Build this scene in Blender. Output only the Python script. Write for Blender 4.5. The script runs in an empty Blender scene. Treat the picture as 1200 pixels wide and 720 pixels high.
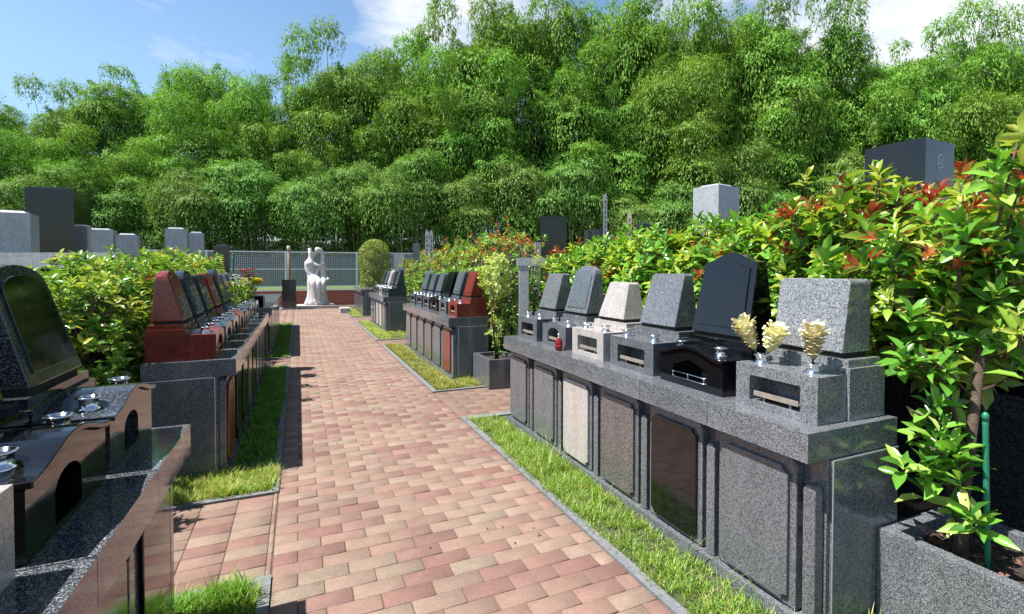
import bpy, bmesh, math, random
import numpy as np
from mathutils import Vector, Matrix
R = math.radians
rnd = random.Random(7)
nrs = np.random.RandomState(11)
scene = bpy.context.scene
COL = scene.collection

# ------------------------------------------------------------------ camera
F_PX, HCAM = 581.0, 1.5
cam_d = bpy.data.cameras.new('camera')
cam = bpy.data.objects.new('camera', cam_d)
COL.objects.link(cam)
cam_d.sensor_fit = 'HORIZONTAL'
cam_d.sensor_width = 36.0
cam_d.lens = 36.0 * F_PX / 1200.0
cam_d.shift_y = -31.0 / 1200.0
cam_d.clip_start = 0.05
cam_d.clip_end = 3000
cam.location = (0, 0, HCAM)
yaw = math.atan2(250, 581)
pitch = math.atan2(14, math.hypot(250, 581))
cam.rotation_euler = (R(90) - pitch, 0, -yaw)
scene.camera = cam
FW = Vector((math.sin(yaw), math.cos(yaw), 0))
RT = Vector((math.cos(yaw), -math.sin(yaw), 0))

# ------------------------------------------------------------------ nodes
class NT:
    def __init__(s, tree):
        s.t = tree
    def n(s, typ, **kw):
        nd = s.t.nodes.new(typ)
        for k, v in kw.items():
            if k.startswith('i_'):
                nd.inputs[k[2:].replace('_', ' ')].default_value = v
            else:
                setattr(nd, k, v)
        return nd
    def l(s, a, b):
        s.t.links.new(a, b)
    def ramp(s, fac, stops, interp='LINEAR'):
        r = s.n('ShaderNodeValToRGB')
        r.color_ramp.interpolation = interp
        els = r.color_ramp.elements
        while len(els) < len(stops):
            els.new(0.5)
        for e, (p, c) in zip(els, stops):
            e.position = p
            e.color = (c[0], c[1], c[2], 1) if len(c) == 3 else c
        s.l(fac, r.inputs[0])
        return r.outputs[0]
    def mix(s, fac, a, b, blend='MIX'):
        m = s.n('ShaderNodeMix', data_type='RGBA', blend_type=blend)
        for sock, v in ((m.inputs[0], fac), (m.inputs[6], a), (m.inputs[7], b)):
            if hasattr(v, 'links'):
                s.l(v, sock)
            else:
                sock.default_value = v if isinstance(v, (int, float)) else (v[0], v[1], v[2], 1)
        return m.outputs[2]
    def math(s, op, a, b=0.0, c=0.0):
        m = s.n('ShaderNodeMath', operation=op)
        for sock, v in zip(m.inputs, (a, b, c)):
            if hasattr(v, 'links'):
                s.l(v, sock)
            else:
                sock.default_value = v
        return m.outputs[0]

def mat(name):
    m = bpy.data.materials.new(name)
    m.use_nodes = True
    t = NT(m.node_tree)
    b = m.node_tree.nodes['Principled BSDF']
    return m, t, b

def coords(t, kind='Object'):
    return t.n('ShaderNodeTexCoord').outputs[kind]

def noise(t, vec, scale, detail=2.0, rough=0.5):
    n = t.n('ShaderNodeTexNoise')
    n.inputs['Scale'].default_value = scale
    n.inputs['Detail'].default_value = detail
    n.inputs['Roughness'].default_value = rough
    t.l(vec, n.inputs['Vector'])
    return n.outputs['Fac']

def granite(name, base, dark, light, rough=0.12, scale=1.0, spread=1.0, spec=0.5):
    """polished speckled granite: mid grey body, dark mica grains, pale feldspar grains"""
    m, t, b = mat(name)
    v = coords(t)
    vo = t.n('ShaderNodeTexVoronoi', feature='F1')
    vo.inputs['Scale'].default_value = 330 * scale
    t.l(v, vo.inputs['Vector'])
    sep = t.n('ShaderNodeSeparateColor')
    t.l(vo.outputs['Color'], sep.inputs[0])
    g = sep.outputs[0]
    a = 0.5 - 0.22 * spread
    c = 0.5 + 0.22 * spread
    col = t.ramp(g, [(0.0, dark), (a * 0.55, dark), (a, base), (c, base), (min(0.97, c + 0.22), light), (1.0, light)])
    vo2 = t.n('ShaderNodeTexVoronoi', feature='F1')
    vo2.inputs['Scale'].default_value = 150 * scale
    t.l(v, vo2.inputs['Vector'])
    sep2 = t.n('ShaderNodeSeparateColor')
    t.l(vo2.outputs['Color'], sep2.inputs[0])
    spot = t.ramp(sep2.outputs[1], [(0.0, (1, 1, 1)), (0.13 * spread, (1, 1, 1)), (0.2 * spread, (0, 0, 0)), (1, (0, 0, 0))])
    col = t.mix(t.math('MULTIPLY', spot, 0.7), col, dark)
    big = noise(t, v, 7, 5, 0.6)
    streak = t.n('ShaderNodeMapping')
    streak.inputs['Scale'].default_value = (9, 9, 1.2)
    t.l(v, streak.inputs[0])
    sk = noise(t, streak.outputs[0], 1.6, 6, .65)
    col = t.mix(0.30, col, t.ramp(sk, [(.35, (.62, .61, .60)), (.6, (1.08, 1.08, 1.08))]), 'MULTIPLY')
    col = t.mix(0.22, col, t.ramp(big, [(0.3, (0.55, 0.55, 0.55)), (0.7, (1.2, 1.2, 1.2))]), 'MULTIPLY')
    oi = t.n('ShaderNodeObjectInfo')
    tone = t.math('MULTIPLY_ADD', oi.outputs['Random'], 0.16, 0.92)
    hs = t.n('ShaderNodeHueSaturation')
    t.l(tone, hs.inputs['Value'])
    t.l(col, hs.inputs['Color'])
    t.l(hs.outputs[0], b.inputs['Base Color'])
    dust = noise(t, v, 14, 6, 0.65)
    rr = t.math('MULTIPLY_ADD', t.ramp(dust, [(0.35, (0, 0, 0)), (0.75, (1, 1, 1))]), 0.13, rough)
    t.l(rr, b.inputs['Roughness'])
    b.inputs['IOR'].default_value = 1.55
    b.inputs['Specular IOR Level'].default_value = spec
    return m

M = {}
M['g_mid'] = granite('granite_mid_grey', (.135, .142, .156), (.030, .033, .040), (.34, .35, .37), .07, 1.45)
M['g_pale'] = granite('granite_pale_grey', (.215, .222, .238), (.05, .053, .06), (.40, .41, .43), .14, 1.15, 1.0)
M['g_left_shade'] = granite('granite_left_shade', (.060, .066, .080), (.015, .017, .023), (.42, .43, .46), .04, 1.4, 1.2)  # left rows' grey granite, body colour darkened to deepen their shade
M['g_slate'] = granite('granite_slate_grey', (.10, .118, .135), (.04, .047, .057), (.21, .235, .26), .10, 1.1)
M['g_dark'] = granite('granite_dark', (.035, .038, .045), (.010, .010, .012), (.14, .147, .16), .05, 1.0)
M['g_black'] = granite('granite_black', (.005, .005, .006), (.003, .003, .004), (.011, .011, .013), .03, 1.0)
M['g_blue'] = granite('granite_blue_grey', (.030, .045, .065), (.012, .016, .024), (.09, .12, .15), .10, 1.0)
M['g_red'] = granite('granite_red', (.20, .028, .022), (.07, .010, .009), (.30, .06, .045), .14, 1.0, .7)
M['g_white'] = granite('granite_rose_white', (.45, .41, .39), (.28, .245, .23), (.58, .55, .52), .25, 1.0, .8)
M['g_brown'] = granite('granite_brown', (.125, .113, .110), (.035, .032, .031), (.25, .235, .23), .12, 1.0)
M['g_tomb'] = granite('granite_tomb_grey', (.40, .42, .45), (.20, .21, .235), (.52, .54, .56), .3, .6, .8)

def simple(name, col, rough=.6, metal=0, vary=.12, scale=20, bump=0, spec=.5):
    m, t, b = mat(name)
    v = coords(t)
    nf = noise(t, v, scale, 6, .6)
    lo = tuple(c * (1 - vary) for c in col)
    hi = tuple(min(1, c * (1 + vary)) for c in col)
    t.l(t.ramp(nf, [(.3, lo), (.7, hi)]), b.inputs['Base Color'])
    b.inputs['Roughness'].default_value = rough
    b.inputs['Metallic'].default_value = metal
    b.inputs['Specular IOR Level'].default_value = spec
    if bump:
        bp = t.n('ShaderNodeBump')
        bp.inputs['Strength'].default_value = bump
        bp.inputs['Distance'].default_value = .01
        t.l(noise(t, v, scale * 3, 6, .65), bp.inputs['Height'])
        t.l(bp.outputs[0], b.inputs['Normal'])
    return m

M['gap'] = simple('dark_joint', (.012, .012, .013), .8)
M['joint'] = simple('white_sealant', (.55, .57, .58), .6)
M['steel'] = simple('polished_steel', (.75, .75, .76), .12, 1, .05)
M['ash_tray'] = simple('tarnished_tray', (.34, .29, .24), .45, .3, .2)
M['concrete'] = simple('kerb_concrete', (.17, .175, .185), .85, 0, .25, 30, .4)
M['footing'] = simple('footing_stone', (.26, .27, .28), .7, 0, .25, 40, .3)
M['marble'] = simple('marble', (.60, .58, .57), .55, 0, .10, 5, .05)
M['slab'] = simple('pale_slab', (.42, .395, .375), .7, 0, .12, 12, .1)
M['soil'] = simple('soil', (.045, .032, .024), .95, 0, .45, 35, 1.0)
M['earth'] = simple('earth', (.13, .11, .085), .95, 0, .35, 6, .6)
M['bank'] = simple('forest_floor', (.018, .020, .010), .95, 0, .4, 2, .6)
M['sand'] = simple('joint_sand', (.10, .075, .055), .95, 0, .3, 60, .3)
M['white_paint'] = simple('white_paint', (.74, .75, .74), .5, 0, .06)
M['wire'] = simple('galvanised_wire', (.55, .55, .56), .5, 0, .08)
M['wood'] = simple('weathered_wood', (.20, .14, .10), .8, 0, .3, 18, .3)
M['wood_pale'] = simple('pale_wood', (.55, .46, .30), .7, 0, .15, 10, .1)
M['wood_grey'] = simple('grey_wood', (.28, .29, .32), .75, 0, .2, 12, .2)
M['green_plastic'] = simple('green_plastic', (.02, .20, .11), .35, 0, .15, 30)
M['bark'] = simple('bark', (.11, .075, .055), .9, 0, .4, 30, .8)
M['culm'] = simple('bamboo_culm', (.16, .19, .06), .5, 0, .25, 4)
M['dead_twig'] = simple('dead_twig', (.17, .08, .045), .9, 0, .3, 8)
M['ink'] = simple('black_ink', (.02, .02, .02), .6)
M['wall_grey'] = simple('wall_grey', (.105, .105, .115), .85, 0, .2, 3, .1)
M['lawn_base'] = simple('lawn_base', (.10, .15, .05), .9, 0, .3, 5, .4)
M['turf_soil'] = simple('turf_soil', (.06, .075, .03), .95, 0, .4, 40, .6)
M['engrave'] = None

def paver_mat(name, stops):
    m, t, b = mat(name)
    g = t.n('ShaderNodeNewGeometry')
    v = coords(t)
    col = t.ramp(g.outputs['Random Per Island'], stops)
    fine = noise(t, v, 260, 3, .7)
    col = t.mix(.45, col, t.ramp(fine, [(.3, (.62, .62, .62)), (.7, (1.25, 1.25, 1.25))]), 'MULTIPLY')
    grit = noise(t, v, 95, 5, .75)
    col = t.mix(.6, col, t.ramp(grit, [(.38, (.72, .70, .68)), (.5, (1, 1, 1)), (.68, (1.22, 1.22, 1.2))]), 'MULTIPLY')
    blot = noise(t, v, 9, 6, .65)
    col = t.mix(.5, col, t.ramp(blot, [(.3, (.68, .66, .64)), (.65, (1.12, 1.12, 1.12))]), 'MULTIPLY')
    st = noise(t, v, 3.1, 7, .7)
    col = t.mix(t.math('MULTIPLY', t.ramp(st, [(.60, (0, 0, 0)), (.70, (1, 1, 1))]), .35), col, (.10, .085, .065))
    patch = noise(t, v, 1.3, 4, .6)
    col = t.mix(.5, col, t.ramp(patch, [(.35, (.70, .67, .65)), (.6, (1.08, 1.08, 1.08))]), 'MULTIPLY')
    t.l(col, b.inputs['Base Color'])
    b.inputs['Roughness'].default_value = .8
    bp = t.n('ShaderNodeBump')
    bp.inputs['Strength'].default_value = .5
    bp.inputs['Distance'].default_value = .002
    t.l(fine, bp.inputs['Height'])
    t.l(bp.outputs[0], b.inputs['Normal'])
    return m
M['paver'] = paver_mat('clay_paver', [
    (0.0, (.272, .190, .146)), (.22, (.280, .194, .148)), (.42, (.266, .168, .130)), (.60, (.252, .148, .118)),
    (.74, (.252, .194, .144)), (.84, (.236, .128, .104)), (.94, (.206, .112, .094)), (1.0, (.258, .152, .122))])
M['paver_brown'] = paver_mat('brown_paver', [
    (0.0, (.225, .15, .11)), (.5, (.20, .125, .095)), (1.0, (.185, .13, .10))])

def brickwall_mat():
    m, t, b = mat('red_brick')
    v = coords(t)
    mp = t.n('ShaderNodeMapping')
    mp.inputs['Rotation'].default_value = (R(90), 0, 0)
    t.l(v, mp.inputs[0])
    br = t.n('ShaderNodeTexBrick')
    br.inputs['Scale'].default_value = 1
    br.inputs['Brick Width'].default_value = .23
    br.inputs['Row Height'].default_value = .085
    br.inputs['Mortar Size'].default_value = .008
    br.inputs['Color1'].default_value = (.48, .105, .055, 1)
    br.inputs['Color2'].default_value = (.38, .075, .045, 1)
    br.inputs['Mortar'].default_value = (.42, .33, .28, 1)
    t.l(mp.outputs[0], br.inputs['Vector'])
    t.l(br.outputs[0], b.inputs['Base Color'])
    b.inputs['Roughness'].default_value = .85
    return m
M['brickwall'] = brickwall_mat()

def leaf_mat(name, stops, rough=.4, trans=.3, spec=.5, tint=(1.3, 1.25, .5)):
    m, t, b = mat(name)
    g = t.n('ShaderNodeNewGeometry')
    oi = t.n('ShaderNodeObjectInfo')
    col = t.ramp(g.outputs['Random Per Island'], stops)
    hs = t.n('ShaderNodeHueSaturation')
    t.l(t.math('MULTIPLY_ADD', oi.outputs['Random'], .3, .85), hs.inputs['Value'])
    t.l(t.math('MULTIPLY_ADD', oi.outputs['Random'], .03, .485), hs.inputs['Hue'])
    t.l(col, hs.inputs['Color'])
    col = hs.outputs[0]
    t.l(col, b.inputs['Base Color'])
    b.inputs['Roughness'].default_value = rough
    b.inputs['Specular IOR Level'].default_value = spec
    tr = t.n('ShaderNodeBsdfTranslucent')
    t.l(t.mix(1.0, col, tint, 'MULTIPLY'), tr.inputs['Color'])
    mx = t.n('ShaderNodeMixShader')
    mx.inputs[0].default_value = trans
    t.l(b.outputs[0], mx.inputs[1])
    t.l(tr.outputs[0], mx.inputs[2])
    t.l(mx.outputs[0], m.node_tree.nodes['Material Output'].inputs[0])
    return m
M['bamboo_leaf'] = leaf_mat('bamboo_leaf', [(0, (.085, .205, .028)), (.5, (.16, .33, .045)), (.85, (.25, .45, .075)), (1, (.36, .49, .14))], .6, .28, .12)
M['bamboo_leaf_deep'] = leaf_mat('bamboo_leaf_deep', [(0, (.085, .195, .036)), (.6, (.17, .32, .065)), (1, (.30, .44, .13))], .6, .26, .12)
M['leaf_green'] = leaf_mat('leaf_green', [(0, (.055, .15, .022)), (.35, (.125, .29, .035)), (.75, (.22, .42, .055)), (.95, (.36, .50, .10)), (1, (.50, .48, .16))], .24, .30)
M['leaf_young'] = leaf_mat('leaf_young', [(0, (.24, .36, .04)), (.6, (.38, .48, .07)), (1, (.55, .55, .12))], .3, .4)
M['leaf_red'] = leaf_mat('leaf_red', [(0, (.34, .06, .03)), (.5, (.42, .10, .05)), (.8, (.45, .20, .06)), (1, (.33, .26, .06))], .3, .35, .5, (1.3, .8, .5))
M['leaf_variegated'] = leaf_mat('leaf_variegated', [(0, (.18, .32, .05)), (.4, (.38, .48, .10)), (.75, (.56, .58, .20)), (.92, (.66, .62, .34)), (1, (.58, .42, .26))], .4, .35)
M['topiary_leaf'] = leaf_mat('topiary_leaf', [(0, (.12, .20, .03)), (.6, (.26, .34, .06)), (1, (.42, .44, .12))], .5, .3)
M['grass_lit'] = leaf_mat('grass_blade', [(0, (.09, .21, .02)), (.4, (.22, .38, .045)), (.78, (.34, .46, .08)), (.92, (.46, .43, .14)), (1, (.52, .38, .19))], .4, .4)
M['grass_short'] = leaf_mat('grass_short', [(0, (.16, .27, .03)), (.45, (.30, .38, .06)), (.70, (.42, .46, .10)), (.86, (.54, .45, .18)), (1, (.60, .40, .24))], .55, .35)
M['grass_deep'] = leaf_mat('grass_deep', [(0, (.08, .21, .02)), (.6, (.17, .36, .03)), (1, (.34, .50, .07))], .5, .35)
M['petal_cream'] = leaf_mat('petal_cream', [(0, (.78, .72, .34)), (.5, (.83, .80, .54)), (.88, (.86, .85, .72)), (1, (.80, .62, .40))], .6, .3, .3, (1, .95, .7))
M['petal_yellow'] = leaf_mat('petal_yellow', [(0, (.80, .68, .02)), (1, (.88, .80, .05))], .6, .3, .3, (1, .95, .5))
M['petal_white'] = leaf_mat('petal_white', [(0, (.80, .80, .78)), (1, (.85, .84, .8))], .6, .3, .3, (1, 1, 1))
M['petal_red'] = leaf_mat('petal_red', [(0, (.30, .03, .02)), (1, (.42, .07, .04))], .6, .3, .3, (1, .6, .5))

def plain(name, col, rough=.5, metal=0, trans=0):
    m, t, b = mat(name)
    b.inputs['Base Color'].default_value = (*col, 1)
    b.inputs['Roughness'].default_value = rough
    b.inputs['Metallic'].default_value = metal
    b.inputs['Transmission Weight'].default_value = trans
    return m
M['bottle_red'] = plain('bottle_red', (.20, .012, .018), .08)
M['paper'] = plain('paper_label', (.75, .72, .68), .7)
M['water'] = plain('water_glass', (.5, .5, .5), .1)

def etched():
    m, t, b = mat('etched_pattern')
    v = coords(t)
    vo = t.n('ShaderNodeTexVoronoi', feature='SMOOTH_F1')
    vo.inputs['Scale'].default_value = 45
    t.l(v, vo.inputs['Vector'])
    n = noise(t, v, 30, 4, .6)
    f = t.math('ADD', vo.outputs['Distance'], t.math('MULTIPLY', n, .6))
    t.l(t.ramp(f, [(.45, (.50, .48, .44)), (.62, (.18, .16, .15)), (.8, (.05, .045, .045))]), b.inputs['Base Color'])
    b.inputs['Roughness'].default_value = .5
    return m
M['engrave'] = etched()

# ------------------------------------------------------------------ object helpers
def tag(o, label=None, cat=None, group=None, kind=None):
    if label: o['label'] = label
    if cat: o['category'] = cat
    if group: o['group'] = group
    if kind: o['kind'] = kind
    return o

def empty(name, loc=(0, 0, 0), rz=0):
    o = bpy.data.objects.new(name, None)
    o.empty_display_size = .1
    COL.objects.link(o)
    o.location = loc
    o.rotation_euler = (0, 0, rz)
    return o

def link(name, me, mats, parent=None, loc=(0, 0, 0), smooth=False):
    if not isinstance(mats, (list, tuple)): mats = [mats]
    for m_ in mats:
        if not me.materials or len(me.materials) < len(mats):
            me.materials.append(m_)
    o = bpy.data.objects.new(name, me)
    COL.objects.link(o)
    o.location = loc
    if parent: o.parent = parent
    if smooth:
        me.polygons.foreach_set('use_smooth', [True] * len(me.polygons))
    return o

def bm_obj(name, bm, mats, parent=None, loc=(0, 0, 0), smooth=False):
    bmesh.ops.recalc_face_normals(bm, faces=bm.faces)
    me = bpy.data.meshes.new(name)
    bm.to_mesh(me)
    bm.free()
    return link(name, me, mats, parent, loc, smooth)

def add_box(bm, x0, x1, y0, y1, z0, z1, mi=0):
    vs = [bm.verts.new(p) for p in ((x0, y0, z0), (x1, y0, z0), (x1, y1, z0), (x0, y1, z0), (x0, y0, z1), (x1, y0, z1), (x1, y1, z1), (x0, y1, z1))]
    for f in ((0, 3, 2, 1), (4, 5, 6, 7), (0, 1, 5, 4), (1, 2, 6, 5), (2, 3, 7, 6), (3, 0, 4, 7)):
        fc = bm.faces.new([vs[i] for i in f])
        fc.material_index = mi

def bevel(bm, w=.004, seg=2, ang=35):
    es = [e for e in bm.edges if len(e.link_faces) == 2 and e.calc_face_angle(0) > R(ang)]
    if es:
        bmesh.ops.bevel(bm, geom=es, offset=w, segments=seg, profile=.5, affect='EDGES', clamp_overlap=True)

def box(name, x0, x1, y0, y1, z0, z1, m, parent=None, bw=.003, loc=(0, 0, 0)):
    bm = bmesh.new()
    add_box(bm, x0, x1, y0, y1, z0, z1)
    if bw: bevel(bm, bw)
    return bm_obj(name, bm, m, parent, loc)

def slab_bm(outline, z0, xf, sf, xb, sb, bw=.004):
    """prism across x: outline in (y, z); front x = xf + sf*(z-z0), back x = xb + sb*(z-z0)"""
    bm = bmesh.new()
    f = [bm.verts.new((xf + sf * (z - z0), y, z)) for y, z in outline]
    b = [bm.verts.new((xb + sb * (z - z0), y, z)) for y, z in outline]
    bm.faces.new(f)
    bm.faces.new(list(reversed(b)))
    n = len(outline)
    for i in range(n):
        bm.faces.new((f[i], b[i], b[(i + 1) % n], f[(i + 1) % n]))
    bmesh.ops.recalc_face_normals(bm, faces=bm.faces)
    if bw: bevel(bm, bw)
    return bm

def ring_bm(outer, inner, xf, xb, xcav, bw=.003):
    """block with an opening: outer and inner outlines in (y, z); the opening is xcav deep and closed behind"""
    bm = bmesh.new()
    def loop(pts, x):
        vs = [bm.verts.new((x, y, z)) for y, z in pts]
        es = [bm.edges.new((vs[i], vs[(i + 1) % len(vs)])) for i in range(len(vs))]
        return vs, es
    fo, eo = loop(outer, xf)
    fi, ei = loop(inner, xf)
    bmesh.ops.triangle_fill(bm, edges=eo + ei, use_beauty=True)
    bo = [bm.verts.new((xb, y, z)) for y, z in outer]
    ci = [bm.verts.new((xcav, y, z)) for y, z in inner]
    n = len(outer)
    for i in range(n):
        bm.faces.new((fo[i], bo[i], bo[(i + 1) % n], fo[(i + 1) % n]))
    bm.faces.new(bo)
    n = len(inner)
    for i in range(n):
        bm.faces.new((fi[(i + 1) % n], ci[(i + 1) % n], ci[i], fi[i]))
    bm.faces.new(ci)
    return bm

def lathe(prof, seg=20, cx=0, cy=0, bm=None, mi=0):
    bm = bm or bmesh.new()
    rings = []
    for r, z in prof:
        rings.append([bm.verts.new((cx + r * math.cos(a), cy + r * math.sin(a), z)) for a in (2 * math.pi * k / seg for k in range(seg))])
    for a, b in zip(rings, rings[1:]):
        for k in range(seg):
            f = bm.faces.new((a[k], a[(k + 1) % seg], b[(k + 1) % seg], b[k]))
            f.material_index = mi
            f.smooth = True
    for rg in (rings[0], rings[-1]):
        f = bm.faces.new(rg)
        f.material_index = mi
    return bm

def tube(bm, pts, rads, seg=8, mi=0):
    pts = [Vector(p) for p in pts]
    rings = []
    for i, p in enumerate(pts):
        d = (pts[min(i + 1, len(pts) - 1)] - pts[max(i - 1, 0)]).normalized()
        u = d.orthogonal().normalized() if abs(d.z) < .99 else Vector((1, 0, 0))
        u = (u - d * u.dot(d)).normalized()
        w = d.cross(u)
        rings.append([bm.verts.new(p + (u * math.cos(a) + w * math.sin(a)) * rads[i]) for a in (2 * math.pi * k / seg for k in range(seg))])
    for a, b in zip(rings, rings[1:]):
        # match rotation
        k0 = min(range(seg), key=lambda k: (a[0].co - b[k].co).length)
        for k in range(seg):
            f = bm.faces.new((a[k], a[(k + 1) % seg], b[(k + 1 + k0) % seg], b[(k + k0) % seg]))
            f.smooth = True
            f.material_index = mi
    try:
        bm.faces.new(rings[0]); bm.faces.new(rings[-1])
    except ValueError:
        pass

def copy_tree(o, parent=None):
    c = o.copy()
    COL.objects.link(c)
    c.parent = parent
    for ch in list(KIDS.get(o.name, [])) or [k for k in o.children]:
        copy_tree(ch, c)
    return c
KIDS = {}

# ------------------------------------------------------------------ leaf meshes
DIAMOND = (np.array([(0, 0, 0), (.45, -.5, .0), (1, 0, -.08), (.45, .5, .0)], float), [(0, 1, 2, 3)])
BROAD = (np.array([(0, 0, 0), (.28, -.40, .09), (.28, 0, .0), (.28, .40, .09), (.66, -.42, .04), (.66, 0, -.06), (.66, .42, .04), (1, 0, -.18)], float),
         [(0, 2, 1), (0, 3, 2), (1, 2, 5, 4), (2, 3, 6, 5), (4, 5, 7), (5, 6, 7)])
BLADE = (np.array([(0, -.4, 0), (0, .4, 0), (.35, -.5, .03), (.35, .5, .03), (.7, -.34, -.05), (.7, .34, -.05), (1, 0, -.20)], float),
         [(0, 1, 3, 2), (2, 3, 5, 4), (4, 5, 6)])

def leaves(P, D, N, L, W, tpl, mi=None):
    tv, tf = tpl
    P, D, N = (np.asarray(a, float) for a in (P, D, N))
    L = np.broadcast_to(np.asarray(L, float), (len(P),))
    W = np.broadcast_to(np.asarray(W, float), (len(P),))
    D = D / (np.linalg.norm(D, axis=1, keepdims=True) + 1e-9)
    S = np.cross(N, D)
    S /= (np.linalg.norm(S, axis=1, keepdims=True) + 1e-9)
    U = np.cross(D, S)
    V = (P[:, None, :] + tv[None, :, 0, None] * L[:, None, None] * D[:, None, :]
         + tv[None, :, 1, None] * W[:, None, None] * S[:, None, :]
         + tv[None, :, 2, None] * L[:, None, None] * U[:, None, :])
    n, k = len(P), len(tv)
    flat = np.concatenate([np.array(f) for f in tf])
    tot = np.array([len(f) for f in tf])
    loops = (np.arange(n)[:, None] * k + flat[None, :]).ravel()
    tots = np.tile(tot, n)
    mats = np.repeat(np.zeros(n, int) if mi is None else np.asarray(mi, int), len(tf))
    return V.reshape(-1, 3), loops, tots, mats

def mesh_from(name, chunks):
    vo = 0
    V, Lp, T, MI = [], [], [], []
    for v, l, t, m in chunks:
        V.append(v); Lp.append(l + vo); T.append(t); MI.append(m)
        vo += len(v)
    V = np.concatenate(V); Lp = np.concatenate(Lp); T = np.concatenate(T); MI = np.concatenate(MI)
    me = bpy.data.meshes.new(name)
    me.vertices.add(len(V))
    me.vertices.foreach_set('co', V.ravel().astype(np.float32))
    me.loops.add(len(Lp))
    me.loops.foreach_set('vertex_index', Lp.astype(np.int32))
    me.polygons.add(len(T))
    st = np.concatenate([[0], np.cumsum(T)[:-1]])
    me.polygons.foreach_set('loop_start', st.astype(np.int32))
    me.polygons.foreach_set('material_index', MI.astype(np.int32))
    me.update(calc_edges=True)
    me.validate()
    return me

# ------------------------------------------------------------------ world and sun
SUN_EL = 62.5
sun_dir = Vector((-0.52, 0.035, 1.0)).normalized()        # towards the sun
w = bpy.data.worlds.new('World')
scene.world = w
w.use_nodes = True
t = NT(w.node_tree)
bg = w.node_tree.nodes['Background']
sky = t.n('ShaderNodeTexSky', sky_type='NISHITA')
sky.sun_disc = False
sky.sun_elevation = math.asin(sun_dir.z)
sky.sun_rotation = math.atan2(sun_dir.x, sun_dir.y)
sky.air_density = 1.15
sky.dust_density = 1.0
sky.ozone_density = 1.6
tc = t.n('ShaderNodeTexCoord').outputs['Generated']
mp = t.n('ShaderNodeMapping')
mp.inputs['Scale'].default_value = (1, 1, 2.6)
t.l(tc, mp.inputs[0])
cl = noise(t, mp.outputs[0], 4.2, 9, .62)
cover = None
for d, lo, hi in (((.21, .87, .445), .990, 1.0), ((.32, .82, .48), .985, 1.0), ((.84, .40, .37), .90, .985), ((.72, .55, .43), .96, 1.0)):
    vm = t.n('ShaderNodeVectorMath', operation='DOT_PRODUCT')
    t.l(tc, vm.inputs[0])
    vm.inputs[1].default_value = Vector(d).normalized()
    mr = t.n('ShaderNodeMapRange')
    mr.inputs[1].default_value = lo
    mr.inputs[2].default_value = hi
    t.l(vm.outputs['Value'], mr.inputs[0])
    cover = mr.outputs[0] if cover is None else t.math('MAXIMUM', cover, mr.outputs[0])
cf = t.math('ADD', cl, t.math('MULTIPLY', cover, .25))
cf = t.ramp(cf, [(.55, (0, 0, 0)), (.86, (1, 1, 1))])
cf = t.math('MULTIPLY', cf, .9)
sz = t.n('ShaderNodeSeparateXYZ')
t.l(tc, sz.inputs[0])
lowsky = t.ramp(sz.outputs[2], [(0.0, (.95, .95, .95)), (.30, (1.25, 1.22, 1.2)), (.52, (1.12, 1.12, 1.12)), (.85, (.55, .55, .55)), (1.0, (.5, .5, .5))])
skyt = t.mix(1.0, t.mix(1.0, sky.outputs[0], (.98, 1.12, 1.18), 'MULTIPLY'), lowsky, 'MULTIPLY')
skyc = t.mix(cf, skyt, (7.6, 7.8, 8.0))
t.l(skyc, bg.inputs[0])
bg.inputs[1].default_value = 0.075

sd = bpy.data.lights.new('sun', 'SUN')
sd.energy = 4.9
sd.angle = R(.53)
sd.color = (1.0, .965, .91)
so = bpy.data.objects.new('sun', sd)
COL.objects.link(so)
so.rotation_euler = (-sun_dir).to_track_quat('-Z', 'Y').to_euler()

vs = scene.view_settings
vs.view_transform = 'Standard'
vs.look = 'None'
vs.gamma = 1
vs.use_curve_mapping = False
vs.exposure = 0.97
scene.cycles.max_bounces = 6
scene.cycles.diffuse_bounces = 3
scene.cycles.glossy_bounces = 3
scene.cycles.transmission_bounces = 3
scene.cycles.caustics_reflective = False
scene.cycles.caustics_refractive = False

# ------------------------------------------------------------------ ground
def sheet(name, x0, x1, y0, y1, z, m, kind='structure', sub=1):
    bm = bmesh.new()
    vs_ = [bm.verts.new(p) for p in ((x0, y0, z), (x1, y0, z), (x1, y1, z), (x0, y1, z))]
    bm.faces.new(vs_)
    o = bm_obj(name, bm, m)
    o['kind'] = kind
    return o
sheet('ground', -400, 400, -400, 400, -.03, M['earth'])
sheet('path_bed', -1.6, 4.6, -1.5, 22.2, -.006, M['sand'])

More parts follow.
